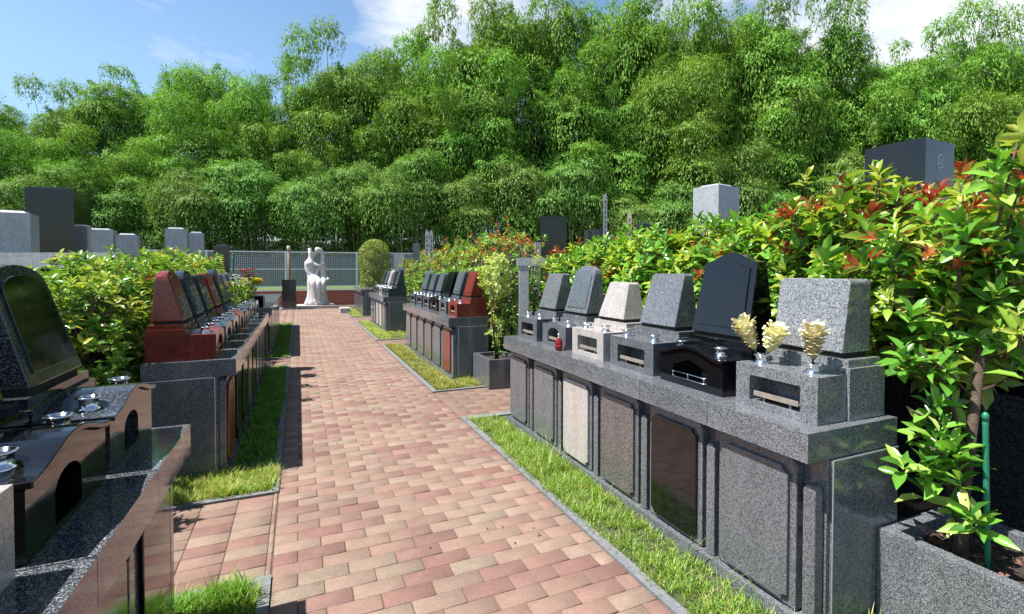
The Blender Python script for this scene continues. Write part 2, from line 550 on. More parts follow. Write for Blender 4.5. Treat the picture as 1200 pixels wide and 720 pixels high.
KR, KL = 1.49, -.135       # brick edges against the kerbs
def pavers(name, rects, bx, by, m, stack=False, along_y=False, gap=.0035, phase=0):
    """rects: (x0, x1, y0, y1); every paver is its own chamfered block in one sheet"""
    top = np.array([(0, 0, -.03), (1, 0, -.03), (1, 1, -.03), (0, 1, -.03)], float)
    V, Lp, T = [], [], []
    c = 0
    for x0, x1, y0, y1 in rects:
        ny = int(math.ceil((y1 - y0) / by))
        for j in range(ny):
            ya, yb = y0 + j * by, min(y0 + (j + 1) * by, y1)
            off = 0 if stack else ((j % 2) * .5 + phase) * bx
            xs = [x0]
            x = x0 + off if off > 0 else x0 + bx
            while x < x1 - .02:
                xs.append(x); x += bx
            xs.append(x1)
            for xa, xb in zip(xs, xs[1:]):
                if xb - xa < .015 or yb - ya < .015: continue
                a, b = xa + gap * rnd.uniform(.3, .8), xb - gap * rnd.uniform(.3, .8)
                e, f = ya + gap * rnd.uniform(.3, .8), yb - gap * rnd.uniform(.3, .8)
                h = rnd.gauss(0, .0009); tx = rnd.gauss(0, .0010); ty = rnd.gauss(0, .0010)
                ch = .0035
                q = [(a, e, -.03), (b, e, -.03), (b, f, -.03), (a, f, -.03),
                     (a, e, h - ch), (b, e, h - ch), (b, f, h - ch), (a, f, h - ch),
                     (a + ch, e + ch, h - tx - ty), (b - ch, e + ch, h + tx - ty), (b - ch, f - ch, h + tx + ty), (a + ch, f - ch, h - tx + ty)]
                if along_y: q = [(p[1], p[0], p[2]) for p in q]
                V += q
                for fc in ((0, 1, 5, 4), (1, 2, 6, 5), (2, 3, 7, 6), (3, 0, 4, 7), (4, 5, 9, 8), (5, 6, 10, 9), (6, 7, 11, 10), (7, 4, 8, 11), (8, 9, 10, 11)):
                    Lp += [c + i for i in (reversed(fc) if along_y else fc)]
                    T.append(4)
                c += 12
    me = mesh_from(name, [(np.array(V), np.array(Lp), np.array(T), np.zeros(len(T), int))])
    o = link(name, me, m)
    o['kind'] = 'structure'
    return o
BX, BY = .236, .107
pavers('path', [(KL, KR, .5, 21.2)], BX, BY, M['paver'])
pavers('side_path_left', [(-1.6, KL - .004, 2.67, 3.645), (-1.6, KL - .004, 8.47, 9.2), (-1.6, KL - .004, 15.1, 21.2)], .205, .11, M['paver'], stack=True)
pavers('side_path_right', [(KR + .004, 4.5, 4.80, 5.89), (KR + .004, 4.5, 10.1, 10.7), (KR + .004, 4.5, 14.9, 16.2)], .33, .109, M['paver_brown'])

# kerbs: thin flush concrete edgings round every planting strip
def kerb(x0, x1, y0, y1, wx, wy0, wy1, side):
    bm = bmesh.new()
    if side > 0:   # right strips: kerb on the low-x side
        add_box(bm, x0, x0 + wx, y0, y1, -.03, .012)
        add_box(bm, x0 + wx, x1, y0, y0 + wy0, -.03, .012)
        add_box(bm, x0 + wx, x1, y1 - wy1, y1, -.03, .012)
    else:
        add_box(bm, x1 - wx, x1, y0, y1, -.03, .012)
        add_box(bm, x0, x1 - wx, y0, y0 + wy0, -.03, .012)
        add_box(bm, x0, x1 - wx, y1 - wy1, y1, -.03, .012)
    o = bm_obj('kerb', bm, M['concrete'])
    o['kind'] = 'structure'
def turf(x0, x1, y0, y1):
    o = sheet('planting_strip', x0, x1, y0, y1, -.001, M['turf_soil'])
strips_R = [(.3, 4.78), (5.91, 10.05), (10.74, 14.85), (16.25, 20.4)]
for y0, y1 in strips_R:
    kerb(KR, 2.9, y0, y1, .055, .05, .10 if y1 < 5 else .05, 1)
    turf(KR + .055, 3.0, y0 + .05, y1 - .05)
strips_L = [(.3, 2.66), (3.65, 8.45), (9.22, 15.05)]
for y0, y1 in strips_L:
    kerb(-1.6, KL, y0, y1, .05, .05, .10 if y1 < 3 else .05, -1)
    turf(-1.6, KL - .05, y0 + .05, y1 - .05)

# turf blades
def grass(name, area, n, hmin, hmax, wd, m, label, lean=.5, clump=.0, bend=None, tuft=9):
    nt = max(1, n // tuft)
    tx = nrs.uniform(area[0], area[1], nt)
    ty = nrs.uniform(area[2], area[3], nt)
    # bare and lush patches
    k = np.sin(tx * 11 + 2 * np.sin(ty * 5.3)) * np.sin(ty * 7.7 + tx * 9) + .5 * np.sin(ty * 2.1 + 1)
    keep = nrs.uniform(-1.3, 1.3, nt) < k * 1.1 + .75
    tx, ty, k = tx[keep], ty[keep], k[keep]
    nt = len(tx)
    th = nrs.uniform(hmin, hmax, nt) * (1 + clump * k)
    ti = np.repeat(np.arange(nt), tuft)
    n = len(ti)
    off = nrs.normal(0, .35 * (hmin + hmax) * .35, (n, 2))
    X = np.clip(tx[ti] + off[:, 0], area[0] - .02, area[1] + .02)
    Y = np.clip(ty[ti] + off[:, 1], area[2] - .02, area[3] + .02)
    H = th[ti] * nrs.uniform(.6, 1.25, n)
    ang = np.arctan2(off[:, 1], off[:, 0]) + nrs.normal(0, .9, n)
    ln = nrs.uniform(.1, lean * 1.6, n)
    D = np.stack([np.cos(ang) * ln, np.sin(ang) * ln, np.ones(n)], 1)
    N = np.stack([-np.cos(ang), -np.sin(ang), ln + .2], 1)
    P = np.stack([X, Y, np.full(n, -.005)], 1)
    o = link(name, mesh_from(name, [leaves(P, D, N, H * 1.15, wd * nrs.uniform(.7, 1.3, n), BLADE)]), m)
    tag(o, label, 'grass', kind='stuff')
    return o

# ------------------------------------------------------------------ graves
PITCH = .527
def rect_o(hw, z0, z1, r=0, n=4, y=0):
    if r <= 0: return [(y - hw, z0), (y + hw, z0), (y + hw, z1), (y - hw, z1)]
    p = [(y - hw, z0), (y + hw, z0)]
    for k in range(n + 1):
        a = math.pi / 2 * k / n
        p.append((y + hw - r + r * math.cos(a), z1 - r + r * math.sin(a)))
    for k in range(n + 1):
        a = math.pi / 2 * (1 + k / n)
        p.append((y - hw + r + r * math.cos(a), z1 - r + r * math.sin(a)))
    return p
def trap_o(hb, ht, z0, z1, r=.012):
    return [(-hb, z0), (hb, z0), (ht + .3 * r, z1 - r), (ht - r, z1), (-ht + r, z1), (-ht - .3 * r, z1 - r)]
def arch_o(hb, ht, z0, z1, rise, n=10):
    p = [(-hb, z0), (hb, z0)]
    for k in range(n + 1):
        a = math.pi * k / n
        p.append((ht * math.cos(a), z1 - rise + rise * math.sin(a) ** .85 if 0 < k < n else z1 - rise))
    return p
def wave_o(hb, ht, z0, z1, rise, n=16):
    p = [(-hb, z0), (hb, z0)]
    for k in range(n + 1):
        u = 1 - 2 * k / n
        p.append((ht * u, z1 - rise + rise * .5 * (1 + math.cos(math.pi * u))))
    return p
def shrink(o, cy, cz, sy, sz):
    return [(cy + (y - cy) * sy, cz + (z - cz) * sz) for y, z in o]

def make_grave(name, loc, rz, stone, base='g_mid', panel=None, style='slant', block='rect', vases=True, vr=1.2, label='', group=None,
               bw=.205, hs=(.165, .15, .335), end=0, rack=False, etch=False, plates=None, hscale=1.0, base_only=False, detail=True, post=True):
    """local frame: +x away from the path, y along the row, origin under the coping's front edge"""
    g = empty(name, loc, rz)
    tag(g, label, 'grave', group)
    B, S = M[base], M[stone]
    Pn = M[panel or stone]
    h = PITCH / 2
    bm = bmesh.new()
    add_box(bm, .115, .565, -h + .001, h - .001, .05, .728)
    add_box(bm, .035, .575, -h + .0005, h - .0005, -.02, .055)
    if end:   # end wall cheek towards the open side of the row
        s = end
        ya, yb = sorted((s * (h - .001), s * (h + .012)))
        add_box(bm, .135, .56, ya, yb, .056, .725)
    v = bm_obj('vault', bm, B, g)
    if end:
        s = end
        bj = bmesh.new()
        y0, y1 = sorted((s * (h + .0125), s * (h + .0135)))
        add_box(bj, .135, .560, y0, y1, .7245, .7305)
        add_box(bj, .131, .1365, y0, y1, .056, .7245)
        bm_obj('sealant_line', bj, M['joint'], v)
    # strip post, dark slot, door
    if post:
        bm = slab_bm([(-h + .012, .056), (-h + .066, .056), (-h + .066, .60), (-h + .052, .622), (-h + .026, .622), (-h + .012, .60)], 0, .063, 0, .114, 0, .004)
        bm_obj('strip_post', bm, B, g)
    if end and post and end * rz == 0 and end < 0:
        pass
    d0, d1 = -h + .098, h - .012
    dc = (d0 + d1) / 2
    bm = slab_bm(rect_o((d1 - d0) / 2, .062, .702, .035, 4, dc), 0, .068, 0, .114, 0, .005)
    door = bm_obj('door', bm, B, g)
    c = .028
    hw, z0, z1 = (d1 - d0) / 2 - .030, .085, .662
    po = [(dc - hw + c, z0), (dc + hw - c, z0), (dc + hw - c, z0 + c * .6), (dc + hw, z0 + c), (dc + hw, z1 - c), (dc + hw - c, z1 - c * .6), (dc + hw - c, z1),
          (dc - hw + c, z1), (dc - hw + c, z1 - c * .6), (dc - hw, z1 - c), (dc - hw, z0 + c), (dc - hw + c, z0 + c * .6)]
    bm = slab_bm(po, 0, .051, 0, .067, 0, .004)
    bm_obj('door_panel', bm, Pn, door)
    bm = lathe([(.0, -.001), (.011, 0), (.011, .003), (.001, .004)], 12)
    bmesh.ops.rotate(bm, verts=bm.verts, cent=(0, 0, 0), matrix=Matrix.Rotation(R(-90), 3, 'Y'))
    bmesh.ops.translate(bm, verts=bm.verts, vec=(.1135, -h + .083, .40))
    bm_obj('keyhole_cover', bm, M['gap'], door)
    # coping
    bm = bmesh.new()
    add_box(bm, 0, .575, -h + .0015, h - .0015, .731, .85)
    bevel(bm, .010, 3)
    bm_obj('coping', bm, B, g)
    if base_only:
        return g
    # plinth
    zt = .85 + .255
    bm = bmesh.new()
    add_box(bm, .315, .555, -bw - .012, bw + .012, .851, zt - .03)
    bevel(bm, .004)
    pl = bm_obj('plinth', bm, S, g)
    bm = bmesh.new()
    add_box(bm, .330, .548, -bw + .004, bw - .004, zt - .031, zt + .004)
    bevel(bm, .004)
    bm_obj('upper_plinth', bm, S, g)
    # offering block with opening
    bz = .85 + (.20 if block != 'wave' else .185)
    ow = bw * .5
    if block == 'arch':
        inner = [(-ow, .885), (ow, .885)] + [(ow * math.cos(a), .955 + .055 * math.sin(a)) for a in (math.pi * k / 10 for k in range(11))]
    elif block == 'wave' and not rack:
        ow = bw * .33
        inner = [(-ow + .02, .868), (ow + .02, .868)] + [(.02 + ow * math.cos(a), .945 + .05 * math.sin(a)) for a in (math.pi * k / 10 for k in range(11))]
    elif block == 'rect':
        inner = rect_o(ow * 1.25, .882, 1.0, .008, 2)
    else:
        inner = [(-ow * 1.1, .885), (ow * 1.1, .885)] + [(ow * 1.1 * u, .965 + .035 * .5 * (1 + math.cos(math.pi * u))) for u in (1 - 2 * k / 12 for k in range(13))]
    if block == 'wave':
        outer = wave_o(bw, bw, .8505, bz + .03, .05)
    elif block == 'arch':
        outer = wave_o(bw, bw, .8505, bz + .012, .03)
    else:
        outer = rect_o(bw, .8505, bz)
    bm = ring_bm(outer, inner, .13, .314, .24)
    blk = bm_obj('offering_block', bm, S, g)
    if block == 'wave':
        top = wave_o(bw + .003, bw + .003, 1.0, bz + .032, .05)[2:]
        o2 = [(y, z + .018) for y, z in top] + [(y, z + .0008) for y, z in reversed(top)]
        bm = slab_bm(o2, 0, .115, 0, .314, 0, .003)
        bm_obj('block_cap', bm, S, blk)
    if rack:
        bm = bmesh.new()
        for z in (.895, .925):
            tube(bm, [(.22, -ow, z), (.12, -ow, z), (.12, ow, z), (.22, ow, z)], [.003] * 4, 6)
        for y in (-ow, ow, 0):
            tube(bm, [(.12, y, .895), (.12, y, .925)], [.0025] * 2, 6)
        bm_obj('incense_rack', bm, M['steel'], blk)
    elif block != 'wave':
        bm = bmesh.new()
        add_box(bm, .140, .145, -ow * 1.1, ow * 1.1, .905, .928)
        add_box(bm, .145, .23, -ow * 1.1, ow * 1.1, .905, .909)
        add_box(bm, .15, .155, -ow * .7, -ow * .6, .883, .905)
        add_box(bm, .15, .155, ow * .6, ow * .7, .883, .905)
        bm_obj('incense_tray', bm, M['ash_tray'], blk)
    if vases:
        for s in (-1, 1):
            zb = bz + (.0 if block == 'rect' else (-.008 if block == 'wave' else -.012)) + (.018 if block == 'wave' else 0)
            bm = lathe([(r_ * vr, zb + z_ * vr) for r_, z_ in ((.033, -.004), (.033, .003), (.023, .006), (.023, .027), (.032, .031), (.032, .036), (.020, .036), (.018, .012))], 20, .21, s * bw * .62)
            bm_obj('flower_vase', bm, M['steel'], g)
    # headstone
    z0 = zt + .028
    hb, ht, hh = hs
    z1 = z0 + hh * hscale
    bm = bmesh.new()
    add_box(bm, .348, .515, -hb + .012, hb - .012, zt + .0045, z0 + .001)
    bm_obj('spacer', bm, M['gap'], g)
    xf, xb = .335, .53
    sf, sb = .30, -.08
    if style == 'slab': out, sf, sb = rect_o(hb, z0, z1, .022, 4), .16, .0
    elif style == 'slant': out = trap_o(hb, ht, z0, z1)
    elif style == 'arch': out = arch_o(hb, ht, z0, z1, .07)
    elif style == 'wave': out, sf = wave_o(hb, ht, z0, z1, .055), .22
    else: out = rect_o(ht, z0, z1, .03, 4)
    bm = slab_bm(out, z0, xf, sf, xb, sb, .005)
    hst = bm_obj('headstone', bm, S, g)
    if style in ('arch', 'wave', 'frame'):
        ins = shrink(out, 0, (z0 + z1) / 2 + .012, .80, .80)
        bm = slab_bm(ins, z0, xf - .007, sf, xf + .004, sf, .002)
        bm_obj('face_panel', bm, S if not plates else M[plates], hst)
    if etch:
        ez = z0 + .03
        bm = slab_bm([(-ht * .65, ez), (ht * .65, ez), (ht * .6, ez + .13), (-ht * .6, ez + .13)], z0, xf - .0105 if style in ('arch', 'wave', 'frame') else xf - .003, sf, xf + .0, sf, 0)
        bm_obj('etched_panel', bm, M['engrave'], hst)
    return g

RX, LX = 1.84, -.425
# --- right-hand row, nearest
R0 = 1.32
specA = [
    dict(stone='g_pale', panel='g_mid', style='slab', block='rect', label='nearest pale speckled granite grave on the right with rounded slab headstone and cream flowers', end=-1, hs=(.172, .165, .325), bw=.208),
    dict(stone='g_black', panel='g_black', style='wave', block='wave', rack=True, label='glossy black grave with a wave-topped headstone and black door panel', hs=(.205, .185, .465), bw=.235),
    dict(stone='g_mid', panel='g_brown', style='slant', block='rect', label='grey granite grave with tapered headstone between the black and the rose white graves', hs=(.175, .15, .34), bw=.225),
    dict(stone='g_white', panel='g_white', style='slant', block='rect', label='rose white granite grave with low tapered headstone and a white door panel', hs=(.165, .12, .27), bw=.215),
    dict(stone='g_mid', panel='g_mid', style='arch', block='arch', label='grey granite grave with framed round-topped headstone left of the rose white grave', hs=(.185, .16, .40), plates='g_slate'),
    dict(stone='g_pale', panel='g_mid', style='slant', block='rect', label='far end grave of the nearest right-hand row, small pale tapered headstone', hs=(.165, .14, .33)),
]
for i, s in enumerate(specA):
    if s['stone'] == 'g_pale' and i > 0: s['stone'] = 'g_mid'
    make_grave('family_grave', (RX, R0 + PITCH * (i + .5), 0), 0, **s)
# row B
R1 = 6.42
specB = [
    dict(stone='g_red', panel='g_red', style='frame', block='arch', label='dark red grave with red door panel heading the second right-hand row', end=-1, bw=.215, hs=(.18, .165, .34)),
    dict(stone='g_slate', panel='g_slate', style='frame', block='arch', label='slate grey grave with panelled headstone next to the red grave in the second right-hand row', hs=(.175, .165, .345)),
    dict(stone='g_black', panel='g_brown', style='slant', block='arch', label='black grave with brown door panel, third from the near end of the second right-hand row', hs=(.18, .165, .335)),
    dict(stone='g_slate', panel='g_mid', style='slant', block='rect', label='slate grave with narrow headstone just beyond the black one in the second right-hand row', hs=(.165, .14, .30)),
    dict(stone='g_slate', panel='g_mid', style='slant', block='rect', label='slate grave second from the far end of the second right-hand row', hs=(.165, .14, .29)),
    dict(stone='g_slate', panel='g_mid', style='arch', block='rect', label='rounded slate headstone grave at the far end of the second right-hand row', hs=(.18, .16, .35)),
]
for i, s in enumerate(specB):
    make_grave('family_grave', (RX, R1 + PITCH * (i + .5), 0), 0, **s)
# row C
R2 = 11.95
specC = [
    dict(stone='g_blue', panel='g_brown', style='slant', block='rect', label='blue grey grave at the near end of the third right-hand row', end=-1, hs=(.18, .16, .37)),
    dict(stone='g_dark', panel='g_white', style='slant', block='rect', label='dark grave between the blue grey and the pale pink headstones of the third right-hand row', hs=(.165, .14, .33)),
    dict(stone='g_white', panel='g_white', style='arch', block='rect', label='pale pink grave with rounded headstone in the third right-hand row', hs=(.175, .14, .35)),
    dict(stone='g_slate', panel='g_mid', style='arch', block='rect', label='slate grave second from the far end of the third right-hand row', hs=(.17, .15, .33)),
    dict(stone='g_dark', panel='g_mid', style='arch', block='rect', label='dark rounded headstone grave at the far end of the third right-hand row', hs=(.175, .15, .36)),
]
for i, s in enumerate(specC):
    make_grave('family_grave', (RX - .01, R2 + PITCH * (i + .5), 0), 0, **s)
R3 = 16.7
for i in range(5):
    make_grave('unused_grave', (RX + .02, R3 + PITCH * (i + .5), 0), 0, stone='g_mid', base_only=True,
               label='grave vault without a headstone in the farthest right-hand row', group='unused vaults in the farthest right-hand row', end=-1 if i == 0 else 0)
# --- left-hand rows (turned round to face the path)
L0 = 2.445
specL1 = [
    dict(stone='g_dark', panel='g_black', style='arch', block='wave', label='dark speckled grave with round-topped framed headstone at the far end of the nearest left-hand row', hs=(.200, .182, .385), bw=.24, plates='g_black', end=1, vr=1.12),
    dict(stone='g_black', panel='g_black', style='arch', block='wave', label='black polished grave cut by the left picture edge beside the round-topped one', hs=(.18, .17, .37), bw=.245, vr=1.12),
    dict(stone='g_white', panel='g_black', style='slant', block='rect', label='pale granite offering block grave in the bottom left corner', hs=(.17, .15, .33), bw=.235),
]
for i, s in enumerate(specL1):
    if 'end' in s: s['end'] = -1
    make_grave('family_grave', (LX, L0 - PITCH * (i + .5), 0), math.pi, base='g_left_shade', **s)
L1 = 4.10
specL2 = [
    dict(stone='g_red', panel='g_red', style='arch', block='arch', etch=True, label='dark red grave at the near end of the second left-hand row', hs=(.185, .17, .36), bw=.215),
    dict(stone='g_blue', panel='g_black', style='arch', block='arch', etch=True, label='blue grey grave with etched round-topped headstone right behind the near red one', hs=(.18, .165, .36), bw=.215),
    dict(stone='g_dark', panel='g_black', style='slant', block='arch', etch=True, label='dark grave with a low etched headstone before the second red one of the left-hand row', hs=(.17, .15, .32), bw=.215),
    dict(stone='g_red', panel='g_brown', style='slant', block='arch', etch=True, label='second red grave in the second left-hand row, narrower than the near one', hs=(.175, .15, .33), bw=.215),
    dict(stone='g_blue', panel='g_black', style='arch', block='wave', label='blue black round-topped grave beyond the second red one in the left-hand row', hs=(.18, .17, .37), bw=.215),
    dict(stone='g_mid', panel='g_mid', style='slant', block='arch', etch=True, label='light grey grave third from the far end of the second left-hand row', hs=(.17, .15, .32)),
    dict(stone='g_slate', panel='g_mid', style='slant', block='arch', label='slate grave second from the far end of the second left-hand row', hs=(.17, .15, .32)),
    dict(stone='g_dark', panel='g_mid', style='slant', block='arch', label='dark grave by the yellow bouquet, last of the second left-hand row', hs=(.17, .15, .32)),
]
for i, s in enumerate(specL2):
    make_grave('family_grave', (LX, L1 + PITCH * (i + .5), 0), math.pi, end=1 if i == 0 else 0, base='g_mid' if i == 0 else 'g_left_shade', **s)
L2 = 9.35
for i in range(10):
    if i == 0:
        make_grave('family_grave', (LX, L2 + PITCH * (i + .5), 0), math.pi, stone='g_black', style='slant', block='rect', hs=(.17, .15, .2), vases=False,
                   label='low black grave at the near end of the farthest left-hand row', end=1)
    else:
        make_grave('unused_grave', (LX, L2 + PITCH * (i + .5), 0), math.pi, stone='g_mid', base='g_dark' if i < 3 else 'g_mid', base_only=True,
                   label='grave vault without a headstone in the farthest left-hand row', group='unused vaults in the farthest left-hand row')
# end strip posts on the open near ends of the right-hand rows already belong to the first grave

# --- rows standing back to back behind the hedges, seen through the leaves
bk = ['g_mid', 'g_black', 'g_slate', 'g_mid', 'g_white', 'g_dark', 'g_mid', 'g_red', 'g_slate']
for i, st in enumerate(bk):
    nm = {'g_mid': 'grey', 'g_black': 'black', 'g_slate': 'slate', 'g_white': 'white', 'g_dark': 'dark', 'g_red': 'red'}[st]
    yy = .55 + PITCH * (i + .5)
    make_grave('family_grave', (3.95, yy, 0), math.pi, stone=st, base='g_dark', style='slant', block='rect', vases=False,
               label='back of a %s grave seen through the leaves behind the nearest right-hand hedge' % nm,
               group='graves backing onto the right-hand hedge', hs=(.17, .15, .32))

# ------------------------------------------------------------------ flowers, bottle
def bouquet(name, loc, kind, label, h=.17, heads=1, group=None):
    g = empty(name, loc)
    tag(g, label, 'flowers', group)
    bm = bmesh.new()
    P, D, N, L, W = [], [], [], [], []
    for k in range(heads):
        a = rnd.uniform(0, 6.28)
        lx, ly = (0, 0) if heads == 1 else (rnd.uniform(-.03, .03), rnd.uniform(-.03, .03))
        top = Vector((lx * 2.0, ly * 2.0, h))
        tube(bm, [(0, 0, -.03), (lx * .5, ly * .5, h * .3), (lx, ly, h * .55)], [.005, .004, .003], 6)
        nfl = 78
        for q in range(nfl):
            u = (q + .5) / nfl
            zz = h * (.12 + .70 * u)
            an = q * 2.39996 + rnd.uniform(-.12, .12)
            sd_ = Vector((math.cos(an), math.sin(an), 0))
            open_ = .45 + .55 * u if u < .85 else .55 - 2.2 * (u - .85)
            P.append(Vector((lx * 2 * u, ly * 2 * u, zz)) + sd_ * (.004 + .016 * u))
            D.append(sd_ * open_ + Vector((0, 0, .85)))
            N.append(Vector((0, 0, .5)) - sd_ * .9 + Vector((rnd.gauss(0, .12), rnd.gauss(0, .12), 0)))
            L.append((.033 + .025 * u) * rnd.uniform(.85, 1.15)); W.append(.026 + .016 * u)
            # curled-back lip of the bract
            e_ = P[-1] + D[-1].normalized() * L[-1] * .86
            P.append(e_); D.append(sd_ + Vector((0, 0, rnd.uniform(-.2, .35)))); N.append(Vector((0, 0, 1)) - sd_ * .2)
            L.append(rnd.uniform(.010, .017)); W.append(rnd.uniform(.022, .034))
    me = mesh_from('blossom', [leaves(P, D, N, L, W, BROAD)])
    link('blossom', me, M[kind], g)
    bm_obj('stem', bm, M['leaf_green'], g)
    return g
uc = R0 + PITCH * .5
vz = 1.082
b1 = bouquet('flower_spike', (RX + .205, uc + .150, vz), 'petal_cream', 'pale yellow flower spike leaning left in the left vase of the nearest right-hand grave', h=.20)
b1.rotation_euler = (R(-22), R(-10), 0)
b2 = bouquet('flower_spike', (RX + .215, uc + .108, vz), 'petal_cream', 'cream and apricot flower spike leaning right in the left vase of the nearest right-hand grave', h=.165)
b2.rotation_euler = (R(18), R(4), 0)
b3 = bouquet('flower_spike', (RX + .21, uc - .129, vz), 'petal_cream', 'cream flower spike standing upright in the right vase of the nearest right-hand grave', h=.19)
b3.rotation_euler = (R(3), R(-4), 0)
def leafy_bunch(name, loc, label, h=.32, flower='petal_white', nf=30, nl=90, spread=.12, fs=1.0):
    g = empty(name, loc)
    tag(g, label, 'flowers')
    P, D, N, L, W = [], [], [], [], []
    for q in range(nl):
        an = rnd.uniform(0, 6.28); u = rnd.uniform(.1, 1)
        P.append((math.cos(an) * spread * u * .6, math.sin(an) * spread * u * .6, h * u * .85))
        D.append((math.cos(an) * .6, math.sin(an) * .6, rnd.uniform(.3, 1)))
        N.append((-math.cos(an), -math.sin(an), .5))
        L.append(rnd.uniform(.05, .09)); W.append(.022)
    link('foliage', mesh_from('foliage', [leaves(P, D, N, L, W, BROAD)]), M['grass_deep'], g)
    P, D, N, L, W = [], [], [], [], []
    for q in range(nf):
        an = rnd.uniform(0, 6.28); r = spread * rnd.random() ** .5
        c = Vector((math.cos(an) * r, math.sin(an) * r, h * rnd.uniform(.8, 1.1)))
        for k in range(6):
            a2 = k * 1.05
            P.append(c); D.append((math.cos(a2), math.sin(a2), .5)); N.append((0, 0, 1)); L.append(.028 * fs); W.append(.02 * fs)
    link('blossom', mesh_from('blossom', [leaves(P, D, N, L, W, BROAD)]), M[flower], g)
    bm = bmesh.new()
    for k in range(5):
        a = k * 1.256
        tube(bm, [(0, 0, -.03), (math.cos(a) * spread * .5, math.sin(a) * spread * .5, h * .8)], [.004, .003], 5)
    bm_obj('stem', bm, M['leaf_green'], g)
    return g
leafy_bunch('bouquet', (LX - .21, 6.95, 1.07), 'green leafy bouquet with small white flowers on the second left-hand row', h=.30, nf=8)
leafy_bunch('bouquet', (LX - .21, 8.15, 1.07), 'bright yellow bouquet at the far end of the second left-hand row', h=.27, flower='petal_yellow', nf=120, nl=40, spread=.13, fs=1.5)
leafy_bunch('bouquet', (LX - .21, 7.6, 1.07), 'dark green bouquet with red and brown flowers left of the yellow bouquet', h=.40, flower='petal_red', nf=40, fs=1.3)
leafy_bunch('bouquet', (LX - .21, 6.2, 1.07), 'white lily bouquet among the stones of the second left-hand row', h=.34, flower='petal_white', nf=10, nl=40, spread=.07)

bt = empty('drink_bottle', (1.915, 3.50, .8505))
tag(bt, 'small red bottle with a silver cap standing on the coping beside the rose white grave', 'bottle')
bm = lathe([(.026, 0), (.028, .004), (.030, .045), (.028, .06), (.012, .075), (.010, .082)], 20)
bo = bm_obj('bottle_body', bm, M['bottle_red'], bt)
bo.scale = (1.0, 1.0, 1.3)
bm = lathe([(.0295, .012), (.0312, .013), (.0318, .035), (.030, .036)], 20)
lb = bm_obj('bottle_label', bm, M['bottle_red'], bt); lb.scale = (1.0, 1.0, 1.3)
bm = lathe([(.010, .080), (.011, .082), (.011, .100), (.006, .104)], 16)
cp = bm_obj('cap', bm, M['steel'], bt); cp.scale = (1.0, 1.0, 1.3)

# ------------------------------------------------------------------ planters
def planter(name, x0, x1, y0, y1, h, label):
    g = empty(name, (x0, y0, 0))
    tag(g, label, 'planter')
    wdt, dpt = x1 - x0, y1 - y0
    bm = bmesh.new()
    e = .055
    add_box(bm, 0, e, 0, dpt, -.02, h)
    add_box(bm, wdt - e, wdt, 0, dpt, -.02, h)
    add_box(bm, e + .001, wdt - e - .001, 0, e, -.02, h - .001)
    add_box(bm, e + .001, wdt - e - .001, dpt - e, dpt, -.02, h - .001)
    bevel(bm, .003)
    bm_obj('stone_box', bm, M['g_mid'], g)
    bm = bmesh.new()
    n = 14
    vsx = [[bm.verts.new((e + (wdt - 2 * e) * i / n, e + (dpt - 2 * e) * j / n, h - .055 + rnd.uniform(-.012, .012))) for i in range(n + 1)] for j in range(n + 1)]
    for j in range(n):
        for i in range(n):
            bm.faces.new((vsx[j][i], vsx[j][i + 1], vsx[j + 1][i + 1], vsx[j + 1][i]))
    bm_obj('soil_fill', bm, M['soil'], g, smooth=True)
    return g
planter('stone_planter', 2.26, 2.78, .80, 1.305, .40, 'grey granite planter full of soil in the bottom right corner, holding the big shrub')
planter('stone_planter', 2.17, 2.62, 5.76, 6.38, .37, 'narrow grey granite planter at the near end of the second right-hand row')

# dry leaves on the planter soil and path
def litter(name, n, area, z, m, label, L=.03):
    P = np.stack([nrs.uniform(area[0], area[1], n), nrs.uniform(area[2], area[3], n), np.full(n, z)], 1)
    a = nrs.uniform(0, 6.28, n)
    D = np.stack([np.cos(a), np.sin(a), nrs.uniform(-.2, .3, n)], 1)
    N = np.stack([nrs.normal(0, .3, n), nrs.normal(0, .3, n), np.ones(n)], 1)
    o = link(name, mesh_from(name, [leaves(P, D, N, nrs.uniform(L * .6, L * 1.3, n), L * .45, BROAD)]), m)
    tag(o, label, 'leaves', kind='stuff')
litter('fallen_leaves', 120, (2.32, 2.72, .86, 1.25), .352, M['dead_twig'], 'dry brown leaves scattered on the planter soil')
litter('fallen_leaves', 26, (.0, 1.45, 1.6, 9.0), .006, M['dead_twig'], 'a few dry leaves lying on the brick path', .03)

# ------------------------------------------------------------------ grass strips
grass('grass', (1.525, 1.87, .9, 4.70), 21000, .025, .07, .0042, M['grass_lit'], 'long sunlit grass in front of the nearest right-hand row', .8, .35)
grass('grass', (1.62, 1.87, .9, 3.6), 420, .11, .20, .005, M['grass_lit'], 'tall arching grass tufts against the doors of the nearest right-hand row', 1.0, .2)
grass('grass', (1.9, 2.24, .8, 1.27), 500, .06, .15, .005, M['grass_lit'], 'grass tufts in front of the corner planter', 1.0, .2)
grass('grass', (1.57, 1.86, 5.97, 10.0), 12000, .03, .065, .005, M['grass_short'], 'yellow green turf strip in front of the second right-hand row', .6, .4)
grass('grass', (1.86, 2.16, 5.97, 6.40), 1200, .03, .06, .005, M['grass_short'], 'turf patch round the near corner of the second right-hand row', .6, .4)
grass('grass', (1.57, 1.85, 10.8, 14.75), 7000, .03, .06, .008, M['grass_short'], 'yellow turf strip in front of the third right-hand row', .6, .4)
grass('grass', (1.8, 2.5, 10.82, 11.92), 2500, .03, .06, .008, M['grass_short'], 'turf patch at the near end of the third right-hand row', .6, .4)
grass('grass', (1.57, 1.88, 16.3, 20.3), 3500, .03, .06, .012, M['grass_short'], 'turf strip in front of the farthest right-hand row', .6, .4)
grass('grass', (-.52, -.17, 3.70, 8.38), 24000, .03, .06, .0045, M['grass_deep'], 'shaded green turf strip in front of the second left-hand row', .6, .3)
